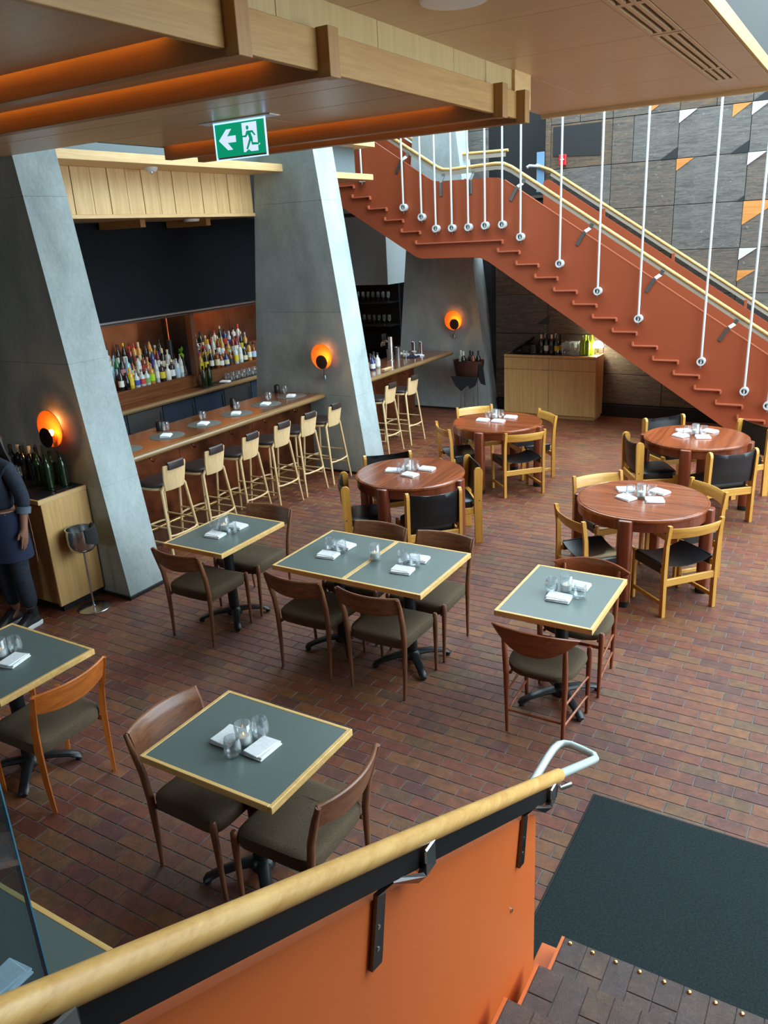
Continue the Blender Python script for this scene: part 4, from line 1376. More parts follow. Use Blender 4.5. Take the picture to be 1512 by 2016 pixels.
# ================================================================== BAR COUNTERS
def bar(y0, y1, yp, label, hooks):
    t = thing('bar_counter', label, 'bar counter', (0, 0, 0))
    MB().box(-6.68, -5.915, y0, y1, .985, 1.03, .003).build('countertop', 'bar_top', t, smooth=False)
    prof = [(-5.93, .968), (-5.90, .972), (-5.883, .987), (-5.878, 1.003), (-5.885, 1.02), (-5.90, 1.03), (-5.93, 1.033), (-5.945, 1.0315), (-5.945, .968)]
    MB().prism(prof, 'Y', y0, y1 - .0).build('nosing', 'bar_nose', t)
    n = max(3, int((yp - y0) / .9))
    for i in range(n):
        a, b = y0 + (yp - y0) * i / n, y0 + (yp - y0) * (i + 1) / n
        MB().box(-6.14, -6.12, a + .002, b - .002, .20, .985, .002).build('front_panel', 'copper_panel', t, smooth=False)
    MB().box(-6.20, -6.15, y0, yp, 0, .985).build('carcass', 'dark_wall', t, smooth=False)
    MB().box(-6.15, -6.10, y0, yp, 0, .19).build('kick_panel', 'dark_post', t, smooth=False)
    MB().tube([(-6.03, y0 + .02, .19), (-6.03, yp - .1, .19)], .022, 12).build('foot_rail', 'brass', t)
    for i in range(3):
        yy = y0 + .3 + i * (yp - y0 - .6) / 2
        MB().tube([(-6.12, yy, .19), (-6.03, yy, .19)], .011, 8).build('rail_arm', 'brass', t)
    for yy in hooks:
        pts = [(-6.12, yy, .925), (-6.06, yy, .925), (-6.03, yy, .915)] + [(-6.03 + .028 - .028 * cos(a), yy, .915 - .028 * sin(a)) for a in (.5, 1.1, 1.7, 2.3, 2.9)] + [(-5.972, yy, .93)]
        MB().tube(pts, .0065, 8).build('hook', 'copper', t)
    return t
bar(4.635, 8.232, 8.232, 'long bar counter with rounded nosing and copper front behind six stools', [5.35, 5.95, 6.55, 7.15, 7.75])
bar(8.67, 12.0, 11.05, 'second bar counter with beer tap beyond the concrete column', [9.2, 10.1, 10.55])

mat0 = MB().lathe([(0, 0), (.185, 0), (.188, .0015), (.185, .003), (0, .003)], 40, cap=False).build('placemat', 'placemat')
mats_y = [5.20, 5.80, 6.37, 6.92, 7.47, 7.99]
for i, yy in enumerate(mats_y):
    lab = 'round grey placemat on the bar, ' + ORD[i] + ' from the column by the waiter'
    if i == 0: mat0.location = (-6.235, yy, 1.0302); tag(mat0, lab, 'placemat', 'round placemats on the bar')
    else: dup(mat0, (-6.235, yy, 1.0302), 0, lab, 'round placemats on the bar')
    dup(n0, (-6.22, yy - .03, 1.0335), pi / 2 + .5 + R.uniform(-.1, .1), 'folded white napkin on the bar placemat, ' + ORD[i] + ' from the waiter', 'folded white napkins')
def stem_glass(h=.17):
    return MB().lathe([(.030, 0), (.030, .002), (.005, .006), (.0042, .065), (.010, .075), (.030, .095), (.034, .12), (.029, h), (.0275, h), (.0325, .12), (.028, .097), (0, .08)], 20, cap=False).build('wine_glass', 'glass', angle=60)
for i, (x, yy) in enumerate([(-6.44, 5.99), (-6.42, 6.55), (-6.40, 7.12), (-6.39, 7.72), (-6.47, 8.16)]):
    dup(g0, (x, yy, 1.0275), 0, 'stemless glass behind a placemat on the bar, ' + ORD[i] + ' from the waiter', 'glasses on the bar')
for i, (x, yy) in enumerate([(-6.50, 5.95), (-6.55, 7.22), (-6.57, 8.12)]):
    j = thing('bar_jar', 'small black lidded jar on the bar, ' + ORD[i] + ' from the waiter', 'jar', (x, yy, 1.03), group='black jars on the bar')
    MB().lathe([(0, 0), (.034, 0), (.036, .004), (.036, .085), (.033, .09), (0, .09)], 20, cap=False).build('body', 'black_metal', j)
    MB().lathe([(0, .09), (.034, .09), (.034, .102), (.02, .112), (0, .112)], 20, cap=False).build('lid', 'dark_steel', j)

# ================================================================== BAR STOOLS
def bar_stool():
    t = thing('bar_stool', '', 'stool')
    wd = 'beech'
    pad(outline(.40, .36, -.17, .19, p=4), [(.748, .94), (.756, 1.0), (.775, .99), (.786, .93), (.79, .6)]).build('seat', 'leather_brown', t)
    MB().ring_loft([[(x * s, y * s, z) for x, y in outline(.395, .36, -.17, .19, p=4)] for z, s in ((.722, .97), (.728, 1.0), (.744, 1.0), (.748, .98))]).build('seat_frame', wd, t)
    for s in (-1, 1):
        MB().tube([(s * .20, .185, 0), (s * .165, .15, .725)], [.012, .0155], 10).build('leg', wd, t)
        MB().tube([(s * .205, -.265, 0), (s * .155, -.175, .725), (s * .10, -.185, .80), (s * .075, -.20, .90)], [.012, .0155, .014, .011], 10).build('leg', wd, t)
        for z, r in ((.20, .0095), (.36, .0095)):
            q = 1 - z / .725
            MB().tube([(s * (.165 + .035 * q), .15 + .035 * q, z), (s * (.155 + .05 * q), -.175 - .09 * q, z)], r, 8).build('stretcher', wd, t)
    for yy, z in ((.17, .28), (-.23, .28)):
        b = -.045 if yy < 0 else .04
        MB().tube([(-.185, yy, z), (-.13, yy + b * .7, z), (0, yy + b, z), (.13, yy + b * .7, z), (.185, yy, z)], .0105, 8).build('stretcher', wd, t)
    # back plate leaning backwards, with leather cap
    rings = []
    for z, w, y in ((.715, .235, -.185), (.735, .255, -.19), (.85, .285, -.205), (.955, .295, -.222), (.972, .285, -.225)):
        ring = []
        for i in range(9):
            u = -1 + i / 4
            ring.append((u * w / 2, y - .022 * (1 - u * u) + .006, z))
        for i in range(9):
            u = 1 - i / 4
            ring.append((u * w / 2, y - .022 * (1 - u * u) - .008, z))
        rings.append(ring)
    bk = MB().ring_loft(rings).build('backrest', wd, t)
    rings = []
    for i in range(9):
        u = -1 + i / 4
        x = u * .10
        y = -.226 - .022 * (1 - (u * .67) ** 2)
        rings.append([(x, y + .014, .935), (x, y + .018, .965), (x, y + .012, .99), (x, y - .004, 1.0), (x, y - .018, .99), (x, y - .022, .965), (x, y - .018, .925)])
    MB().ring_loft(rings).build('leather_cap', 'leather_brown', bk)
    return t
stool = bar_stool()
sy = [5.18, 5.74, 6.32, 6.88, 7.40, 7.93, 9.34, 9.98]
for i, yy in enumerate(sy):
    lab = ('pale wood bar stool with dark leather, ' + ORD[i] + ' from the waiter along the bar' if i < 6 else
           ['pale bar stool half hidden by the second concrete column', 'pale bar stool at the second counter, farthest from the waiter'][i - 6])
    if i == 0: stool.location = (-5.76, yy, 0); stool.rotation_euler = (0, 0, pi / 2); tag(stool, lab, group='pale wood bar stools')
    else: dup(stool, (-5.76 + R.uniform(-.015, .015), yy, 0), pi / 2 + R.uniform(-.05, .05), lab, 'pale wood bar stools')

# ================================================================== BACK BAR
bk = thing('back_bar', 'wooden back bar counter with dark fridge doors and copper splashback', 'back bar', (0, 0, 0))
MB().box(-8.93, -8.02, 4.3, 12.1, .93, .97, .003).build('countertop', 'bar_top', bk, smooth=False)
MB().prism([(-8.04, .91), (-8.0, .915), (-7.985, .94), (-8.0, .968), (-8.04, .972)], 'Y', 4.3, 12.1).build('nosing', 'bar_nose', bk)
MB().box(-8.93, -8.32, 4.3, 12.1, .97, 1.15, .003).build('bottle_step', 'bar_top', bk, smooth=False)
MB().box(-8.93, -8.46, 4.3, 12.1, 1.15, 1.27, .003).build('bottle_step', 'bar_top', bk, smooth=False)
MB().box(-8.93, -8.60, 4.3, 12.1, 1.27, 1.39, .003).build('bottle_step', 'bar_top', bk, smooth=False)
MB().box(-8.9, -8.1, 4.3, 12.1, .06, .93).build('carcass', 'dark_wall', bk, smooth=False)
yy = 4.4
i = 0
while yy < 11.8:
    w = .62
    d = MB().box(-8.10, -8.075, yy + .006, yy + w - .006, .10, .89, .004).build('fridge_door', 'fridge' if i % 3 != 1 else 'dull_steel', bk, smooth=False)
    MB().tube([(-8.06, yy + w - .05, .35), (-8.06, yy + w - .05, .83)], .009, 8).build('handle', 'steel', d)
    yy += w
    i += 1
for a, b in ((4.3, 5.6), (5.604, 7.0), (7.004, 8.36), (8.50, 9.8), (9.804, 11.2), (11.204, 12.1)):
    MB().box(-8.79, -8.77, a, b, 1.39, 2.062, .002).build('splashback', 'copper_back', bk, smooth=False)
po = MB().box(-8.30, -8.20, 8.36, 8.44, 1.15, 2.048, .003).build('post', 'dark_post', bk, smooth=False)
MB().box(-8.78, -8.30, 8.36, 8.40, 1.15, 2.048, .003).build('post_side', 'black_metal', bk, smooth=False)
for a, b in ((4.3, 8.35), (8.45, 12.1)):
    MB().tube([(-8.22, a, 2.02), (-8.22, b, 2.02)], .014, 10).build('shelf_rail', 'dull_steel', bk)
MB().box(-8.62, -8.58, 4.4, 12.0, 2.050, 2.062).build('light_strip', 'led_bar', bk, smooth=False)
hb_ = MB().box(-8.93, -8.10, 4.3, 12.15, 2.066, 3.233).build('upper_casing', 'black_board', None, smooth=False)
tag(hb_, 'tall blue black casing above the bottle shelves', 'casing')
MB().box(-8.13, -8.085, 4.3, 12.15, 2.05, 2.075, .002).build('bottom_trim', 'dull_steel', hb_, smooth=False)
# bottles
PROF = {'wine': [(0, 0), (.034, 0), (.0375, .004), (.0375, .185), (.034, .205), (.018, .23), (.0145, .245), (.0145, .29), (.016, .292), (.016, .30), (0, .30)],
        'spirit': [(0, 0), (.038, 0), (.041, .004), (.041, .17), (.036, .192), (.018, .205), (.015, .215), (.015, .25), (0, .25)],
        'slim': [(0, 0), (.028, 0), (.031, .004), (.032, .20), (.026, .235), (.014, .26), (.013, .31), (0, .31)],
        'squat': [(0, 0), (.038, 0), (.042, .006), (.042, .11), (.036, .135), (.018, .155), (.016, .165), (.016, .20), (0, .20)]}
LBL = {'wine': (.05, .13, .0385), 'spirit': (.04, .13, .042), 'slim': (.06, .15, .033), 'squat': (.025, .095, .043)}
TOPZ = {'wine': (.235, .302, .0168), 'spirit': (.235, .272, .0175), 'slim': (.285, .325, .0145), 'squat': (.19, .222, .018)}
_bm = {}
def bottle(shape, glass, lbl, cap, loc, label, group):
    key = (shape, glass, lbl, cap)
    if key not in _bm:
        a, b, r = LBL[shape]
        c, d, q = TOPZ[shape]
        n = 14
        _bm[key] = (MB().lathe(PROF[shape], n, cap=False).mesh('glass_body', glass),
                    MB().lathe([(r - .002, a), (r, a), (r, b), (r - .002, b)], n, cap=False).mesh('paper_label', lbl) if lbl else None,
                    MB().lathe([(q - .002, c), (q, c), (q, d - .002), (q - .003, d), (0, d)], 10, cap=False).mesh('stopper', cap) if cap else None)
    me = _bm[key]
    t = thing('bottle', label, 'bottle', loc, R.uniform(0, 6), group)
    for nm, m in zip(('glass_body', 'paper_label', 'stopper'), me):
        if m is None: continue
        o = bpy.data.objects.new(nm, m)
        COL.objects.link(o)
        o.parent = t
    return t
CN = {'bottle_green': 'dark green', 'bottle_lit_green': 'lime green', 'bottle_clear': 'clear', 'bottle_amber': 'amber', 'bottle_dark': 'near black', 'bottle_blue': 'blue', 'bottle_red': 'dark red',
      'bottle_yellow': 'yellow', 'bottle_gold': 'golden', 'bottle_sky': 'pale blue', 'bottle_emerald': 'emerald'}
front = [('wine', 'bottle_dark', 'label_white', 'label_black'), ('squat', 'bottle_dark', None, 'label_black'), ('spirit', 'bottle_yellow', 'label_yellow', 'label_yellow'), ('squat', 'bottle_clear', 'label_blue', 'dull_steel'),
         ('squat', 'bottle_clear', 'label_red', 'dull_steel'), ('squat', 'bottle_clear', 'label_green', 'dull_steel'), ('spirit', 'bottle_gold', 'label_lime', 'bottle_gold'), ('slim', 'bottle_clear', 'label_white', None),
         ('spirit', 'bottle_dark', 'label_yellow', 'label_white'), ('squat', 'ceramic', None, 'ceramic'), ('spirit', 'bottle_dark', 'label_white', 'label_cream'), ('spirit', 'bottle_clear', 'label_sky', 'steel'), ('slim', 'bottle_clear', 'label_white', 'steel')]
mids = [('spirit', 'bottle_sky', 'label_sky', 'label_cream'), ('slim', 'bottle_emerald', 'label_sky', 'bottle_dark'), ('wine', 'bottle_dark', 'label_pink', 'label_black'), ('spirit', 'bottle_sky', 'label_sky', 'label_sky'),
        ('squat', 'bottle_amber', 'label_cream', 'label_black'), ('spirit', 'bottle_clear', 'label_white', 'label_black'), ('spirit', 'bottle_amber', 'label_red', 'bottle_dark'), ('squat', 'bottle_gold', 'label_cream', 'label_pink'),
        ('slim', 'bottle_blue', 'label_blue', 'label_yellow'), ('slim', 'bottle_red', 'label_white', 'bottle_dark'), ('wine', 'bottle_dark', 'label_cream', 'label_cream'), ('spirit', 'bottle_clear', 'label_white', 'label_cream'), ('spirit', 'bottle_amber', 'label_white', 'label_black')]
shapes = ['wine', 'spirit', 'slim', 'spirit', 'squat']
gl = ['bottle_clear', 'bottle_amber', 'bottle_dark', 'bottle_sky', 'bottle_red', 'bottle_green', 'bottle_gold', 'bottle_clear', 'bottle_blue']
lb = ['label_white', 'label_cream', 'label_white', 'label_sky', 'label_yellow', 'label_red', 'label_black', 'label_pink', 'label_blue']
cp = ['label_black', 'label_cream', 'label_red', 'steel', 'label_sky', 'bottle_dark', 'label_yellow']
ROWN = ['front', 'middle', 'back']
for (ya, yb_, side) in ((7.08, 8.30, 'left'), (8.62, 9.92, 'right')):
    for r in range(3):
        n = 13 if side == 'left' else 12
        for i in range(n):
            y = ya + (yb_ - ya) * (i + .5) / n + R.uniform(-.012, .012)
            if side == 'left' and r == 0: s, g_, l_, c_ = front[i]
            elif side == 'left' and r == 1: s, g_, l_, c_ = mids[i]
            else: s, g_, l_, c_ = R.choice(shapes), R.choice(gl), R.choice(lb), R.choice(cp)
            if side == 'left' and r == 2 and i == 12: continue
            z = 1.1502 + .12 * r
            x = -8.385 - .14 * r + R.uniform(-.01, .01)
            if s == 'squat' and r: x -= .005
            bottle(s, g_, l_, c_, (x, y, z), CN.get(g_, 'white') + ' bottle, ' + ORD[i] + ' from the waiter in the ' + ROWN[r] + ' row ' + side + ' of the shelf post', 'bottles on the back bar')
for i, (x, y) in enumerate([(-8.145, 8.43), (-8.13, 8.53), (-8.19, 8.60)]):
    bottle('wine', 'bottle_green', None, None, (x, y, .978), 'empty green wine bottle on a tray at the shelf post, ' + ORD[i] + ' from the post', 'green bottles on the back bar')
tr = MB().box(-8.28, -8.05, 8.36, 8.68, .97, .978, .003).build('bottle_tray', 'black_metal', smooth=False)
tag(tr, 'black tray under the three green bottles on the back bar', 'tray')
bmatt = MB().box(-8.30, -8.05, 8.74, 9.86, .97, .976, .002).build('bar_mat', 'rubber', smooth=False)
tag(bmatt, 'black bar mat holding upturned glasses on the back bar', 'mat')
k = 0
for j in range(2):
    for i in range(7):
        k += 1
        dup(g0, (-8.12 - .11 * j, 9.02 + i * .125, .9735), 0, 'upturned clear glass on the bar mat, ' + ORD[i] + ' from the post in the ' + ('front' if j == 0 else 'rear') + ' row', 'glasses on the bar mat')
dup(n0, (-8.10, 8.82, .976), .3, 'folded white cloth at the edge of the back bar mat', 'folded white napkins')
pl = thing('leaf_vase', 'slim glass vase with bright green tropical leaf on the back bar', 'plant', (-8.38, 8.325, 1.15))
MB().lathe([(0, 0), (.025, 0), (.03, .05), (.018, .12), (.02, .14), (.018, .14), (.015, .12), (.026, .05), (0, .01)], 16, cap=False).build('vase', 'glass', pl)
MB().tube([(0, 0, .02), (.01, -.02, .2), (.03, -.06, .34)], .004, 6).build('stem', 'stem_brown', pl)
lf = MB()
for a, ln in ((-1.2, .13), (-.6, .16), (0, .17), (.6, .16), (1.2, .13)):
    d = Vector((.5, -cos(a), .2 + sin(a) * .6)).normalized()
    s = d.cross(Vector((0, 0, 1))).normalized() * .022
    p = Vector((.03, -.06, .34))
    lf.add([tuple(p), tuple(p + d * ln * .5 + s), tuple(p + d * ln), tuple(p + d * ln * .5 - s), tuple(p + d * ln * .5 + Vector((0, 0, .006)))], [(0, 1, 4), (1, 2, 4), (2, 3, 4), (3, 0, 4)])
lf.build('leaf', 'leaf_green', pl)
mo = thing('leaf_vase', 'dark green split leaf sprays in green bottle beside the shelf post', 'plant', (-8.20, 8.50, .978))
MB().tube([(0, 0, .29), (0, .0, .42), (.02, -.02, .56)], .004, 6).build('stem', 'leaf_green', mo)
lf = MB()
for i in range(7):
    a = i * .9
    p = Vector((.01, -.01, .40 + i * .03))
    d = Vector((cos(a) * .8, sin(a), .35)).normalized()
    s = d.cross(Vector((0, 0, 1))).normalized() * .02
    lf.add([tuple(p), tuple(p + d * .05 + s), tuple(p + d * .11), tuple(p + d * .05 - s), tuple(p + d * .05 + Vector((0, 0, .005)))], [(0, 1, 4), (1, 2, 4), (2, 3, 4), (3, 0, 4)])
lf.build('leaf', 'bottle_green', mo)
pp_ = thing('pipe_column', 'thin copper pipe with black cylinder sleeve on the bottle shelf', 'pipe', (-8.52, 8.22, 1.27))
MB().tube([(0, 0, 0), (0, 0, .80)], .010, 8).build('pipe', 'copper', pp_)
MB().lathe([(0, .12), (.042, .12), (.042, .40), (.04, .402), (0, .402)], 20, cap=False).build('sleeve', 'black_metal', pp_)

# ================================================================== THINGS ON THE SECOND BAR
BZ = 1.03
tp = thing('beer_tap', 'chrome beer tap tower with three faucets on the second bar', 'tap', (-6.42, 10.86, BZ))
MB().lathe([(0, 0), (.055, 0), (.055, .01), (.042, .02), (.040, .36), (.036, .375), (0, .38)], 24, cap=False).build('tower', 'steel', tp)
for dy in (-.05, 0, .05):
    MB().tube([(-.02, dy * .5, .30), (-.11, dy, .31), (-.135, dy, .28), (-.14, dy, .23)], [.012, .011, .010, .009], 8).build('faucet', 'steel', tp)
    MB().tube([(-.11, dy, .31), (-.12, dy, .42)], [.008, .012], 8).build('handle', 'black_metal', tp)
def can(name, r, h, mat, loc, label, cat, lip=True):
    o = MB().lathe([(0, 0), (r * .85, 0), (r, h * .96), (r * 1.03, h), (r * .97, h), (r * .93, h * .95), (r * .8, .006), (0, .006)], 20, cap=False).build(name, mat)
    o.location = loc
    return tag(o, label, cat)
for i, (x, y) in enumerate([(-6.52, 11.80), (-6.40, 11.83)]):
    can('shaker_tin', .042, .17, 'steel', (x, y, BZ), ['left', 'right'][i] + ' steel shaker tin standing at the far end of the second bar', 'shaker')
can('mixing_jar', .05, .19, 'dull_steel', (-6.40, 11.04, BZ), 'steel canister beside the beer tap tower', 'canister')
can('clear_tub', .055, .15, 'glass', (-6.55, 11.05, BZ), 'clear plastic tub behind the steel canister on the second bar', 'tub')
can('clear_tub', .045, .12, 'glass', (-6.33, 11.16, BZ), 'clear plastic tub in front of the bowls on the second bar', 'tub')
for i, (x, y, r) in enumerate([(-6.50, 11.30, .055), (-6.56, 11.44, .05), (-6.44, 11.66, .045), (-6.38, 11.28, .06)]):
    o = MB().lathe([(0, 0), (r * .5, 0), (r * .8, r * .35), (r, r * .8), (r * .96, r * .8), (r * .75, r * .38), (r * .45, .006), (0, .006)], 20, cap=False).build('small_bowl', 'ceramic' if i != 1 else 'beech')
    o.location = (x, y, BZ)
    tag(o, ['white bowl', 'wooden bowl', 'small white bowl', 'wide white bowl'][i] + ' among the clutter on the second bar, ' + ORD[i] + ' from the beer tap', 'bowl')
ct = MB().box(-.10, .10, -.07, .07, 0, .02, .006)
ct.M = Matrix.Translation((.0, .16, .0)); ct.box(-.09, .09, -.06, .06, 0, .018, .006)
o = ct.build('folded_towel', 'navy_apron', smooth=False); o.location = (-6.27, 11.24, BZ); tag(o, 'navy folded bar towel on the second bar', 'towel')
dup(n0, (-6.22, 11.42, BZ), .8, 'crumpled white cloth beside the navy towel on the second bar', 'folded white napkins')
for i, (x, y, g_, l_) in enumerate([(-6.25, 10.02, 'bottle_blue', 'label_white'), (-6.36, 10.14, 'bottle_dark', 'label_cream'), (-6.30, 10.25, 'bottle_clear', 'label_white'), (-6.42, 10.34, 'bottle_dark', 'label_white')]):
    bottle('squat', g_, l_, 'label_black', (x, y, BZ), CN[g_] + ' small bottle on the second bar, ' + ORD[i] + ' from the concrete column', 'small bottles on the second bar')
o = MB().box(-.03, .03, -.12, .12, 0, .018, .003).build('wooden_board', 'beech', smooth=False); o.location = (-6.08, 10.15, BZ); tag(o, 'little pale wooden board at the edge of the second bar', 'board')

# ================================================================== GLASS SHELVES in the dark corner behind the second bar
gs = thing('glass_shelf', 'dark shelf unit with hanging glasses behind the second bar', 'shelf', (0, 0, 0))
MB().box(-9.0, -7.6, 12.87, 14.0, 2.06, 6.0).build('bulkhead', 'white_wall', gs, smooth=False)
MB().box(-9.0, -7.6, 13.25, 13.3, 0, 2.06).build('back_panel', 'rubber', gs, smooth=False)
for z in (.9, 1.30, 1.72):
    MB().box(-9.0, -7.6, 12.87, 13.25, z, z + .02).build('shelf_board', 'black_metal', gs, smooth=False)
for r, z in enumerate((1.3205, 1.7405)):
    for i in range(7):
        o = stem_glass(.19) if (r == 0 and i == 0) else None
        if o is not None: sg0 = o
        lab = 'stemmed glass on the ' + ('lower' if r == 0 else 'upper') + ' dark shelf, ' + ORD[i] + ' from the bar'
        loc = (-7.68 - .11 * i, 13.0, z)
        if o is not None: o.location = loc; tag(o, lab, 'glass', 'stemmed glasses on the dark shelves')
        else: dup(sg0, loc, 0, lab, 'stemmed glasses on the dark shelves')

# ================================================================== SCONCES
def sconce(x, yf, z, label):
    t = thing('wall_sconce', label, 'wall lamp', (x, yf, z), group='copper disc sconces')
    prof = [(0, .0), (.05, -.004), (.11, -.012), (.155, -.028), (.160, -.032), (.157, -.036), (.11, -.020), (.05, -.012), (0, -.008)]
    rings = []
    n = 40
    m = MB()
    for r, d in prof:
        rings.append([(r * cos(2 * pi * i / n), -.045 + d, r * sin(2 * pi * i / n) + .02) for i in range(n)])
    m.ring_loft(rings, cap=False)
    m.build('reflector_disc', 'amber', t)
    MB().tube([(.0, 0, .02), (0, -.04, .02)], .03, 14).build('wall_plate', 'copper', t)
    arm = MB().tube([(.0, -.03, -.02), (.02, -.08, -.07), (.05, -.10, -.075), (.06, -.17, -.075)], .006, 8).build('arm', 'copper', t)
    MB().tube([(.045, -.10, -.09), (.045, -.10, -.03)], .016, 12).build('socket', 'copper', arm)
    b = MB().lathe([(0, 0), (.010, .004), (.018, .02), (.020, .034), (.014, .05), (0, .056)], 14, (.045, -.10, -.03), cap=False).build('bulb', 'bulb_warm', arm)
    dk = MB()
    rings = []
    for r, d in ((0, -.172), (.078, -.172), (.085, -.176), (.078, -.180), (0, -.182)):
        rings.append([(.065 + r * cos(2 * pi * i / 28), d, -.03 + r * sin(2 * pi * i / 28)) for i in range(28)])
    dk.ring_loft(rings, cap=False)
    dk.build('shade_disc', 'shade_brown', t)
    MB().tube([(.045, -.10, -.09), (.03, -.09, -.16), (.0, -.05, -.20), (-.02, -.03, -.22)], .0035, 6).build('cord', 'rubber', t)
    MB().lathe([(0, -.03), (.022, -.03), (.024, 0), (.02, .02), (0, .026)], 14, (-.005, -.03, -.24), cap=False).build('switch', 'dull_steel', t)
    ld = bpy.data.lights.new('sconce_light', 'POINT')
    ld.energy = 1.7
    ld.color = (1.0, .50, .15)
    ld.shadow_soft_size = .02
    lo = bpy.data.objects.new('sconce_light', ld)
    COL.objects.link(lo)
    lo.parent = t
    lo.location = (.045, -.125, .005)
    glow_ld = ld.copy()
    glow_ld.energy = 0.55
    glow_lo = bpy.data.objects.new('sconce_light', glow_ld)  # extra lamp added behind the disc to spread glow on the wall
    COL.objects.link(glow_lo)
    glow_lo.parent = t
    glow_lo.location = (0, -.024, .07)
sconce(-5.84, 4.218, 1.50, 'glowing copper disc sconce above the green bottles by the waiter')
sconce(-5.84, 8.238, 1.50, 'copper disc sconce on the column at the end of the stools')
sconce(-5.93, 12.198, 1.50, 'glowing copper disc sconce on the dark column below the stairs')
# ================================================================== SIDEBOARD beside the waiter
sb = thing('sideboard', 'oak service sideboard with dark top beside the waiter', 'sideboard', (0, 0, 0))
MB().box(-7.3, -5.627, 3.775, 4.208, .07, .985, .002).build('body', 'cab_oak', sb, smooth=False)
MB().box(-5.627, -5.60, 3.75, 4.21, .07, .99, .003).build('side_panel', 'cab_oak', sb, smooth=False)
MB().box(-7.3, -5.60, 3.73, 4.212, .99, 1.03, .003).build('top_frame', 'oak_y', sb, smooth=False)
MB().box(-7.28, -5.62, 3.75, 4.205, 1.028, 1.034).build('top_inlay', 'dark_stone', sb, smooth=False)
for i in range(3):
    d = MB().box(-6.13 - .5 * i + .004, -5.63 - .5 * i - .004, 3.752, 3.774, .09, .97, .002).build('door', 'cab_oak', sb, smooth=False)
    MB().box(-6.13 - .5 * i + .03, -6.13 - .5 * i + .10, 3.744, 3.753, .90, .93, .002).build('handle', 'black_metal', d, smooth=False)
MB().box(-7.28, -5.64, 3.80, 4.20, 0, .07).build('toe_kick', 'rubber', sb, smooth=False)
t_ = MB().box(-6.05, -5.66, 3.96, 4.18, 1.034, 1.04, .002).build('serving_tray', 'black_metal', smooth=False)
tag(t_, 'black tray under the green bottles on the sideboard', 'tray')
for i, (x, y) in enumerate([(-5.74, 4.11), (-5.80, 4.01), (-5.87, 4.11), (-5.93, 4.01)]):
    bottle('wine', 'bottle_green', None, None, (x, y, 1.04), 'empty dark green wine bottle on the sideboard tray, ' + ORD[i] + ' from the concrete edge', 'green bottles on the sideboard')
for i, (x, y, c) in enumerate([(-6.20, 4.15, 'label_white'), (-6.28, 4.13, 'label_black'), (-6.36, 4.15, 'label_white'), (-6.44, 4.13, 'label_black'), (-6.11, 4.15, 'bottle_dark')]):
    bottle('wine', 'bottle_dark', 'label_black', c, (x, y, 1.034), 'dark wine bottle behind the glasses on the sideboard, ' + ['second', 'third', 'fourth', 'fifth', 'first'][i] + ' from the tray', 'dark bottles on the sideboard')
k = 0
for j in range(2):
    for i in range(5):
        dup(sg0, (-6.05 - .075 * i, 3.83 + .075 * j + .02 * (i % 2), 1.034), 0, 'stemmed glass on the sideboard, ' + ORD[i] + ' from the concrete edge in the ' + ('near' if j == 0 else 'far') + ' row', 'stemmed glasses on the sideboard')

# ================================================================== CHAMPAGNE BUCKET
cb = thing('ice_bucket_stand', 'chrome wine cooler bucket on a slim pole stand', 'wine cooler', (-5.455, 3.96, 0))
MB().lathe([(0, 0), (.135, 0), (.138, .004), (.13, .010), (.06, .016), (.02, .022), (.012, .03), (0, .03)], 40, cap=False).build('base_plate', 'steel', cb)
MB().tube([(0, 0, .02), (0, 0, .53)], .0095, 12).build('pole', 'steel', cb)
MB().lathe([(0, .525), (.04, .527), (.085, .545), (.112, .58), (.122, .63), (.12, .69), (.112, .735), (.118, .74), (.108, .738), (.112, .69), (.113, .63), (.10, .59), (0, .55)], 40, cap=False).build('bucket', 'steel', cb)
nk = MB()
rings = []
for i in range(9):
    a = -.35 + 1.9 * i / 8
    rings.append([(q * cos(a), q * sin(a), z) for q, z in ((.085, .70), (.10, .742), (.118, .752), (.130, .745), (.134, .69), (.136, .615 - .02 * sin(a * 3)), (.131, .615 - .02 * sin(a * 3)), (.127, .69), (.122, .738), (.112, .745), (.10, .735), (.09, .70))])
nk.ring_loft(rings)
no = nk.build('cloth_napkin', 'charcoal_cloth')
no.location = (-5.455, 3.96, 0)
tag(no, 'charcoal cloth draped over the rim of the chrome bucket', 'napkin')

# ================================================================== WINE TUB on a stand below the landing
wt = thing('wine_tub', 'dark copper tub of wine bottles on a slim steel stand', 'wine cooler', (-5.57, 11.93, 0))
prof = [(.635, .80), (.66, .88), (.78, .96), (.90, 1.02), (.905, 1.05), (.895, 1.0), (.80, .93), (.68, .85)]
MB().ring_loft([[(.265 * s * cos(2 * pi * i / 28), .17 * s * sin(2 * pi * i / 28), z) for i in range(28)] for z, s in prof], cap=True).build('tub', 'tub_copper', wt)
MB().ring_loft([[(.265 * s * cos(2 * pi * i / 28), .17 * s * sin(2 * pi * i / 28), z) for i in range(28)] for z, s in ((.86, .92), (.865, .90))]).build('ice', 'dark_stone', wt)
for s in (-1, 1):
    for q in (-1, 1):
        MB().tube([(s * .12, q * .08, 0), (s * .12, q * .08, .645)], .008, 8).build('leg', 'steel', wt)
dc = MB()
dc.prism([(-.25, .66), (.25, .66), (.20, .52), (.10, .46), (.06, .52), (-.06, .42), (-.16, .50)], 'Y', -.185, -.176)
dc.prism([(.22, .87), (.30, .80), (.34, .52), (.26, .54), (.22, .62)], 'Y', -.10, -.085)
o = dc.build('draped_cloth', 'charcoal_cloth', smooth=False); o.location = (-5.57, 11.93, 0)
tag(o, 'black cloth hanging from the dark copper tub', 'cloth')
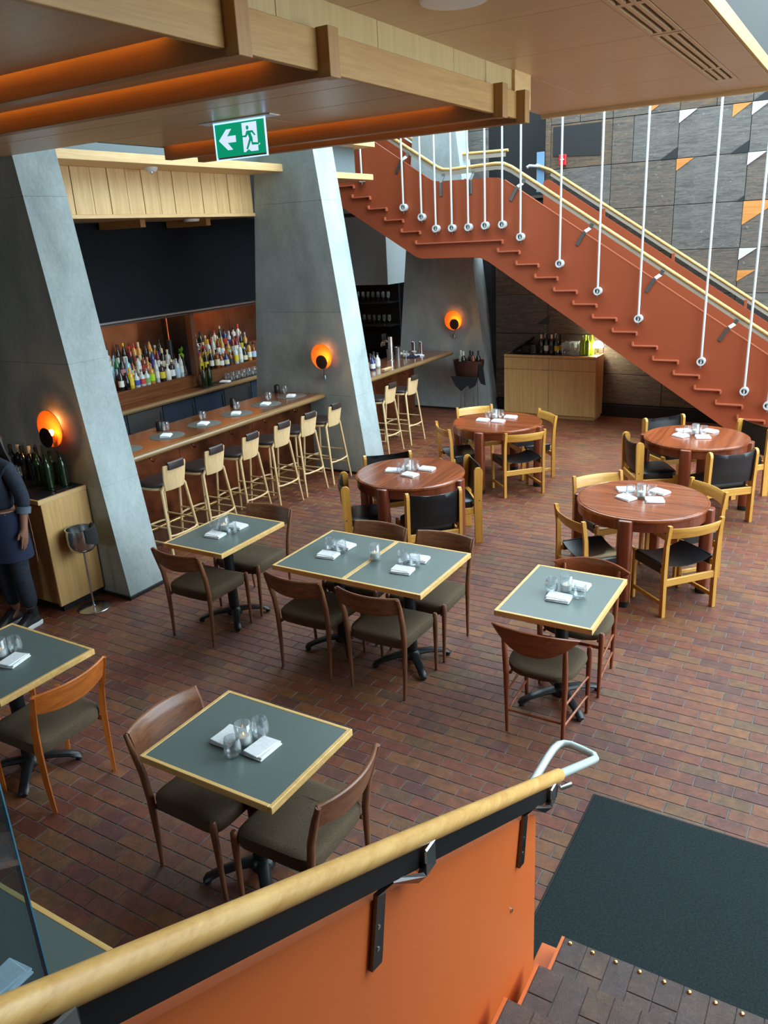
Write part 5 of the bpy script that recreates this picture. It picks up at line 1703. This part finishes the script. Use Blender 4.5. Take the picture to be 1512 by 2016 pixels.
for i, (dx, dy, g_, l_) in enumerate([(-.15, .02, 'bottle_clear', 'label_white'), (-.07, -.05, 'bottle_green', 'label_white'), (.01, .04, 'bottle_dark', 'label_white'), (.09, -.03, 'bottle_amber', 'label_white'), (.16, .03, 'bottle_dark', 'label_yellow')]):
    bottle('wine', g_, l_, 'label_white' if i < 2 else 'label_black', (-5.57 + dx, 11.93 + dy, .752), CN[g_] + ' wine bottle standing in the copper tub, ' + ORD[i] + ' from the bar', 'bottles in the copper tub')

# ================================================================== SIDEBOARD under the stairs
sc_ = thing('sideboard', 'oak two door sideboard under the hanging staircase', 'sideboard', (0, 0, 0))
x0, x1, y0, y1 = -4.985, -3.475, 12.03, 12.432
MB().box(x0, x1, y0 + .02, y1, .05, .965, .002).build('body', 'cab_oak', sc_, smooth=False)
MB().box(x0 - .003, x1 + .003, y0, y1, .965, 1.0, .003).build('top', 'cab_oak', sc_, smooth=False)
MB().box(x0 + .02, x1 - .02, y0 + .02, y1 - .02, .998, 1.004).build('top_inlay', 'dark_stone', sc_, smooth=False)
xm = (x0 + x1) / 2
for a, b, s in ((x0 + .003, xm - .003, 1), (xm + .003, x1 - .003, -1)):
    MB().box(a, b, y0, y0 + .02, .775, .955, .002).build('drawer', 'cab_oak', sc_, smooth=False)
    d = MB().box(a, b, y0, y0 + .02, .06, .768, .002).build('door', 'cab_oak', sc_, smooth=False)
    hx = xm - .06 if s == 1 else xm + .06
    MB().box(hx - .05, hx + .05, y0 - .008, y0 + .001, .764, .772, .001).build('finger_pull', 'steel', d, smooth=False)
MB().box(x0 + .01, x1 - .02, y0 + .05, y1, 0, .05).build('toe_kick', 'cab_oak', sc_, smooth=False)
for i in range(8):
    bottle('wine', 'bottle_dark', ['label_black', 'label_white', 'label_black', 'label_yellow'][i % 4], ['label_white', 'label_black', 'label_white', 'label_black'][i % 4], (-4.42 + .085 * (i % 4) + .03 * (i // 4), 12.20 + .11 * (i // 4), 1.004),
           'dark wine bottle on the oak sideboard under the stairs, ' + ['front', 'rear'][i // 4] + ' row ' + ORD[i % 4] + ' from the left', 'dark bottles under the stairs')
for j in range(4):
    for i in range(4):
        dup(sg0, (-4.03 + .07 * i, 12.10 + .075 * j, 1.004), 0, 'stemmed glass under the stairs, row ' + ['one', 'two', 'three', 'four'][j] + ' from front, ' + ORD[i] + ' from left', 'stemmed glasses under the stairs')
for i, (x, y) in enumerate([(-3.74, 12.14), (-3.66, 12.16), (-3.72, 12.25), (-3.62, 12.26)]):
    bottle('wine', 'bottle_lit_green', None, None, (x, y, 1.004), 'green bottle coloured as if lit by the small lamp, ' + ORD[i] + ' from the glasses', 'green bottles coloured as lit')  # lamp glow through green glass is put into the lime colour
tl = thing('table_lamp', 'small glowing dome lamp tucked under the stair on the sideboard', 'lamp', (-3.55, 12.33, 1.004))
MB().lathe([(0, 0), (.05, 0), (.052, .006), (.012, .014), (.009, .12), (0, .12)], 20, cap=False).build('base', 'brass', tl)
MB().lathe([(.085, .10), (.083, .14), (.065, .175), (.03, .195), (0, .20)], 24, cap=False).build('shade', 'lamp_white', tl)
ld = bpy.data.lights.new('table_lamp_light', 'POINT'); ld.energy = 14; ld.color = (1, .86, .6); ld.shadow_soft_size = .06
lo = bpy.data.objects.new('table_lamp_light', ld); COL.objects.link(lo); lo.parent = tl; lo.location = (0, -.10, .14)
dt = thing('tilted_tray', 'black tilted serving tray with dark bag on the oak sideboard', 'tray', (-4.72, 12.22, 1.004))
m = MB(); m.M = Matrix.Translation((0, 0, .135)) @ Matrix.Rotation(radians(-35), 4, 'Y'); m.lathe([(0, -.01), (.20, -.01), (.215, .01), (.21, .012), (.19, -.002), (0, -.002)], 30, cap=False)
m.build('tray_disc', 'black_metal', dt)
MB().box(-.02, .16, -.10, .10, 0, .16, .03).build('dark_bag', 'rubber', dt)
ch = MB().lathe([(0, 0), (.05, 0), (.06, .01), (.06, .14), (.05, .15), (.02, .155), (0, .155)], 18, cap=False).build('card_holder', 'black_metal'); ch.location = (-4.53, 12.14, 1.004)
tag(ch, 'black canister between the tray and the dark bottles', 'canister')

# ================================================================== EXIT SIGN
ex = thing('exit_sign', 'green running man exit sign with white arrow hanging from the oak soffit', 'sign', (0, 0, 0))
sx0, sx1, sz0, sz1, sY = -3.657, -3.266, 3.432, 3.637, 4.16
MB().box(-3.75, -3.18, sY - .05, sY + .05, 3.632, 3.6395, .002).build('mount_plate', 'white_plastic', ex, smooth=False)
MB().box(sx0 - .006, sx1 + .006, sY - .004, sY + .004, sz0 - .008, sz1 - .004).build('glass_pane', 'pane', ex, smooth=False)
ed = MB()
ed.box(sx0 - .008, sx0 - .003, sY - .006, sY + .006, sz0 - .01, sz1 - .004).box(sx1 + .003, sx1 + .008, sY - .006, sY + .006, sz0 - .01, sz1 - .004)
ed.box(sx0 - .008, sx1 + .008, sY - .006, sY + .006, sz0 - .012, sz0 - .007).box(sx0, sx1, sY - .006, sY + .006, sz1 - .012, sz1 - .006)
ed.build('lit_edge', 'sign_edge_lit', ex, smooth=False)
gp_ = MB().box(sx0 + .004, sx1 - .004, sY - .007, sY - .0045, sz0 + .004, sz1 - .014).build('sign_panel', 'sign_green_lit', ex, smooth=False)
def spr(pts, mat, d0, d1, nm):
    MB().prism([(sx0 + u * (sx1 - sx0), sz0 + v * (sz1 - sz0)) for u, v in pts], 'Y', sY - d1, sY - d0).build(nm, mat, ex, smooth=False)
spr([(.073, .488), (.243, .775), (.347, .775), (.249, .585), (.424, .585), (.424, .405), (.249, .405), (.347, .205), (.243, .205)], 'sign_white_lit', .0075, .0085, 'arrow')
spr([(.567, .885), (.860, .885), (.857, .10), (.80, .10), (.714, .10), (.665, .165), (.60, .095), (.565, .095)], 'sign_white_lit', .0075, .0085, 'door_symbol')
spr([(.676 + .028 * cos(2 * pi * i / 16), .745 + .058 * sin(2 * pi * i / 16)) for i in range(16)], 'sign_green_lit', .009, .0095, 'running_man')
spr([(.655, .662), (.775, .657), (.828, .528), (.806, .506), (.759, .60), (.733, .60), (.765, .455), (.764, .335), (.880, .310), (.885, .258), (.742, .268), (.728, .385), (.655, .158), (.622, .172), (.697, .445), (.678, .56), (.640, .492), (.564, .500), (.565, .545), (.622, .548)], 'sign_green_lit', .009, .0095, 'running_man')
spr([(.862, .30), (.905, .285), (.885, .245), (.86, .25)], 'sign_white_lit', .0075, .0084, 'door_symbol')

# ================================================================== WAITER
def skin_obj(name, nodes, edges, mat, parent, sub=2, root=None):
    names = list(nodes)
    me = bpy.data.meshes.new(name)
    me.from_pydata([nodes[n][0] for n in names], [(names.index(a), names.index(b)) for a, b in edges], [])
    o = bpy.data.objects.new(name, me)
    COL.objects.link(o)
    o.parent = parent
    md = o.modifiers.new('skin', 'SKIN')
    md.use_smooth_shade = True
    for i, n in enumerate(names):
        sv = me.skin_vertices[0].data[i]
        r = nodes[n][1]
        sv.radius = r if hasattr(r, '__len__') else (r, r)
        sv.use_root = (n == (root or names[0]))
    sm_ = o.modifiers.new('sub', 'SUBSURF')
    sm_.levels = sm_.render_levels = sub
    me.materials.append(MATS[mat])
    return o
# local: facing -Y, left arm towards +X, feet at z=0
pe = thing('person', 'waiter in denim shirt, navy apron, dark jeans and black sneakers by the sideboard', 'person', (-5.745, 3.475, 0), 0.12)
nb = {'pel': ((0, .01, .93), .10), 'sp1': ((0, .02, 1.08), .095), 'chest': ((0, .015, 1.28), .11), 'neck0': ((0, .01, 1.43), .05), 'neck1': ((0, -.005, 1.48), .048), 'head0': ((0, -.02, 1.545), .075), 'head1': ((0, -.015, 1.62), .085), 'head2': ((0, -.005, 1.68), .06)}
eb = [('pel', 'sp1'), ('sp1', 'chest'), ('chest', 'neck0'), ('neck0', 'neck1'), ('neck1', 'head0'), ('head0', 'head1'), ('head1', 'head2')]
for s, n in ((1, 'l'), (-1, 'r')):
    nb.update({'hip' + n: ((s * .085, .01, .88), .085), 'knee' + n: ((s * .09, -.005, .48), .055), 'ank' + n: ((s * .092, .03, .10), .038), 'toe' + n: ((s * .10, -.09, .04), .032),
               'sh' + n: ((s * .165, .02, 1.38), .052), 'elb' + n: ((s * .225, .06, 1.12), .042), 'wr' + n: ((s * .235, .01, .90), .027), 'palm' + n: ((s * .232, -.005, .835), .033)})
    eb += [('pel', 'hip' + n), ('hip' + n, 'knee' + n), ('knee' + n, 'ank' + n), ('ank' + n, 'toe' + n), ('chest', 'sh' + n), ('sh' + n, 'elb' + n), ('elb' + n, 'wr' + n), ('wr' + n, 'palm' + n)]
    for f, (dy, dz, L) in enumerate(((-.026, 0, .075), (-.009, -.006, .084), (.009, -.004, .078), (.025, .004, .062))):
        a, b, c = 'f%d%s' % (f, n), 'g%d%s' % (f, n), 'h%d%s' % (f, n)
        nb[a] = ((s * .232, -.005 + dy, .80 + dz), .0095)
        nb[b] = ((s * .228, -.010 + dy, .80 + dz - L * .5), .0085)
        nb[c] = ((s * .216, -.014 + dy, .80 + dz - L), .007)
        eb += [('palm' + n, a), (a, b), (b, c)]
    nb['t0' + n] = ((s * .225, -.045, .845), .011); nb['t1' + n] = ((s * .215, -.058, .805), .009)
    eb += [('palm' + n, 't0' + n), ('t0' + n, 't1' + n)]
body = skin_obj('body', nb, eb, 'skin', pe, 2, 'pel')
# simple face features
for s in (-1, 1):
    MB().lathe([(0, -.011), (.008, -.008), (.011, 0), (.008, .008), (0, .011)], 12, (s * .031, -.095, 1.62), cap=False).build('eye', 'white_plastic', body)
MB().tube([(0, -.098, 1.625), (0, -.118, 1.585), (0, -.10, 1.575)], [.008, .014, .010], 8).build('nose', 'skin', body)
MB().tube([(-.024, -.088, 1.545), (0, -.096, 1.543), (.024, -.088, 1.545)], [.004, .007, .004], 8).build('mouth', 'bottle_red', body)
# jeans
nj = {'pel': ((0, .01, .95), (.125, .105))}
ej = []
nj['wa'] = ((0, .01, 1.04), (.125, .10)); ej.append(('pel', 'wa'))
for s, n in ((1, 'l'), (-1, 'r')):
    nj.update({'h' + n: ((s * .088, .012, .86), .098), 'k' + n: ((s * .092, 0, .48), .076), 'c' + n: ((s * .094, .02, .28), .070), 'a' + n: ((s * .095, .028, .15), .062)})
    ej += [('pel', 'h' + n), ('h' + n, 'k' + n), ('k' + n, 'c' + n), ('c' + n, 'a' + n)]
skin_obj('jeans', nj, ej, 'jeans', pe, 2, 'pel')
# shirt
ns = {'ch': ((0, .02, 1.28), (.155, .115)), 'w0': ((0, .015, 1.10), (.135, .105)), 'w1': ((0, .012, 1.0), (.14, .112)), 'up': ((0, .018, 1.39), (.12, .09)), 'co': ((0, .01, 1.455), (.062, .062))}
es_ = [('ch', 'w0'), ('w0', 'w1'), ('ch', 'up'), ('up', 'co')]
for s, n in ((1, 'l'), (-1, 'r')):
    ns.update({'s' + n: ((s * .165, .02, 1.375), .066), 'm' + n: ((s * .205, .045, 1.24), .062), 'e' + n: ((s * .227, .06, 1.11), .056), 'f' + n: ((s * .233, .04, 1.03), .05)})
    es_ += [('up', 's' + n), ('s' + n, 'm' + n), ('m' + n, 'e' + n), ('e' + n, 'f' + n)]
shirt = skin_obj('shirt', ns, es_, 'denim', pe, 2, 'ch')
for s in (1, -1):
    MB().tube([(s * .2325, .045, 1.055), (s * .234, .033, 1.005)], [.056, .053], 16).build('cuff', 'denim_cuff', shirt)
# apron: a skirt wrapped round the hips with a tan tie
def wrap(z0, z1, a0, a1, rx, ry, th, flare, n=26, m=6):
    mb = MB()
    rings = []
    for i in range(n + 1):
        a = a0 + (a1 - a0) * i / n
        ring = []
        for q in (0, 1):
            zs = [z0 + (z1 - z0) * j / m for j in range(m + 1)]
            if q: zs = zs[::-1]
            for z in zs:
                f = 1 + flare * (z1 - z) / (z1 - z0) + .02 * sin(a * 7) * (z1 - z) / (z1 - z0)
                ring.append(((rx * f + q * th) * cos(a), .012 + (ry * f + q * th) * sin(a), z))
        rings.append(ring)
    return mb.ring_loft(rings)
ap = wrap(.62, 1.03, radians(-230), radians(50), .182, .145, .006, .10).build('apron', 'navy_apron', pe)
wrap(1.015, 1.04, radians(-270), radians(90), .176, .139, .010, 0).build('apron_tie', 'tan_strap', ap)
MB().flatbar([(.10, .165, 1.03), (.105, .172, .85), (.10, .178, .60), (.09, .18, .52)], .022, .003, (1, 0, 0)).build('apron_tie', 'tan_strap', ap)
# hair: crown cap and a long fall down the back
MB().lathe([(.0, .115), (.045, .108), (.085, .075), (.102, .02), (.104, -.03), (.095, -.03), (.09, .02), (.07, .07), (0, .10)], 24, (0, .0, 1.63), cap=False).build('hair', 'hair', pe)
hl = MB()
rings = []
for z, w, y, d in ((1.70, .05, .06, .05), (1.62, .10, .08, .05), (1.50, .105, .095, .045), (1.36, .11, .135, .035), (1.22, .10, .15, .03), (1.10, .075, .15, .025), (1.02, .04, .145, .015)):
    rings.append([(w * cos(2 * pi * i / 20) * (1 + .05 * sin(5 * i)), y + d * sin(2 * pi * i / 20), z) for i in range(20)])
hl.ring_loft(rings)
hl.build('hair', 'hair', pe)
# shoes
for s in (1, -1):
    so = []
    x = s * .10
    ol = [(.035, .075), (.043, .03), (.040, -.04), (.050, -.12), (.046, -.17), (.025, -.20), (0, -.208), (-.025, -.20), (-.044, -.17), (-.046, -.12), (-.036, -.04), (-.040, .03), (-.034, .075), (0, .092)]
    sole = MB().ring_loft([[(x + a * q, b * q, z) for a, b in ol] for z, q in ((0, .96), (.006, 1.02), (.034, 1.04), (.040, .98))]).build('sneaker', 'sole_white', pe)
    MB().ring_loft([[(x + a * q, (b - c) * w + c, z) for a, b in ol] for z, q, w, c in ((.028, .97, .97, 0), (.05, .95, .95, .0), (.072, .82, .80, .012), (.09, .70, .60, .03), (.115, .75, .42, .045), (.13, .78, .36, .05))]).build('upper', 'shoe_black', sole)
    MB().tube([(x, .03, .10), (x, .03, .17)], [.043, .041], 14).build('sock', 'rubber', sole)
    for k in range(3):
        y = -.02 - .03 * k
        MB().tube([(x - .022, y, .083 - .010 * k), (x, y - .006, .092 - .010 * k), (x + .022, y, .083 - .010 * k)], .003, 6).build('lace', 'dark_steel', sole)
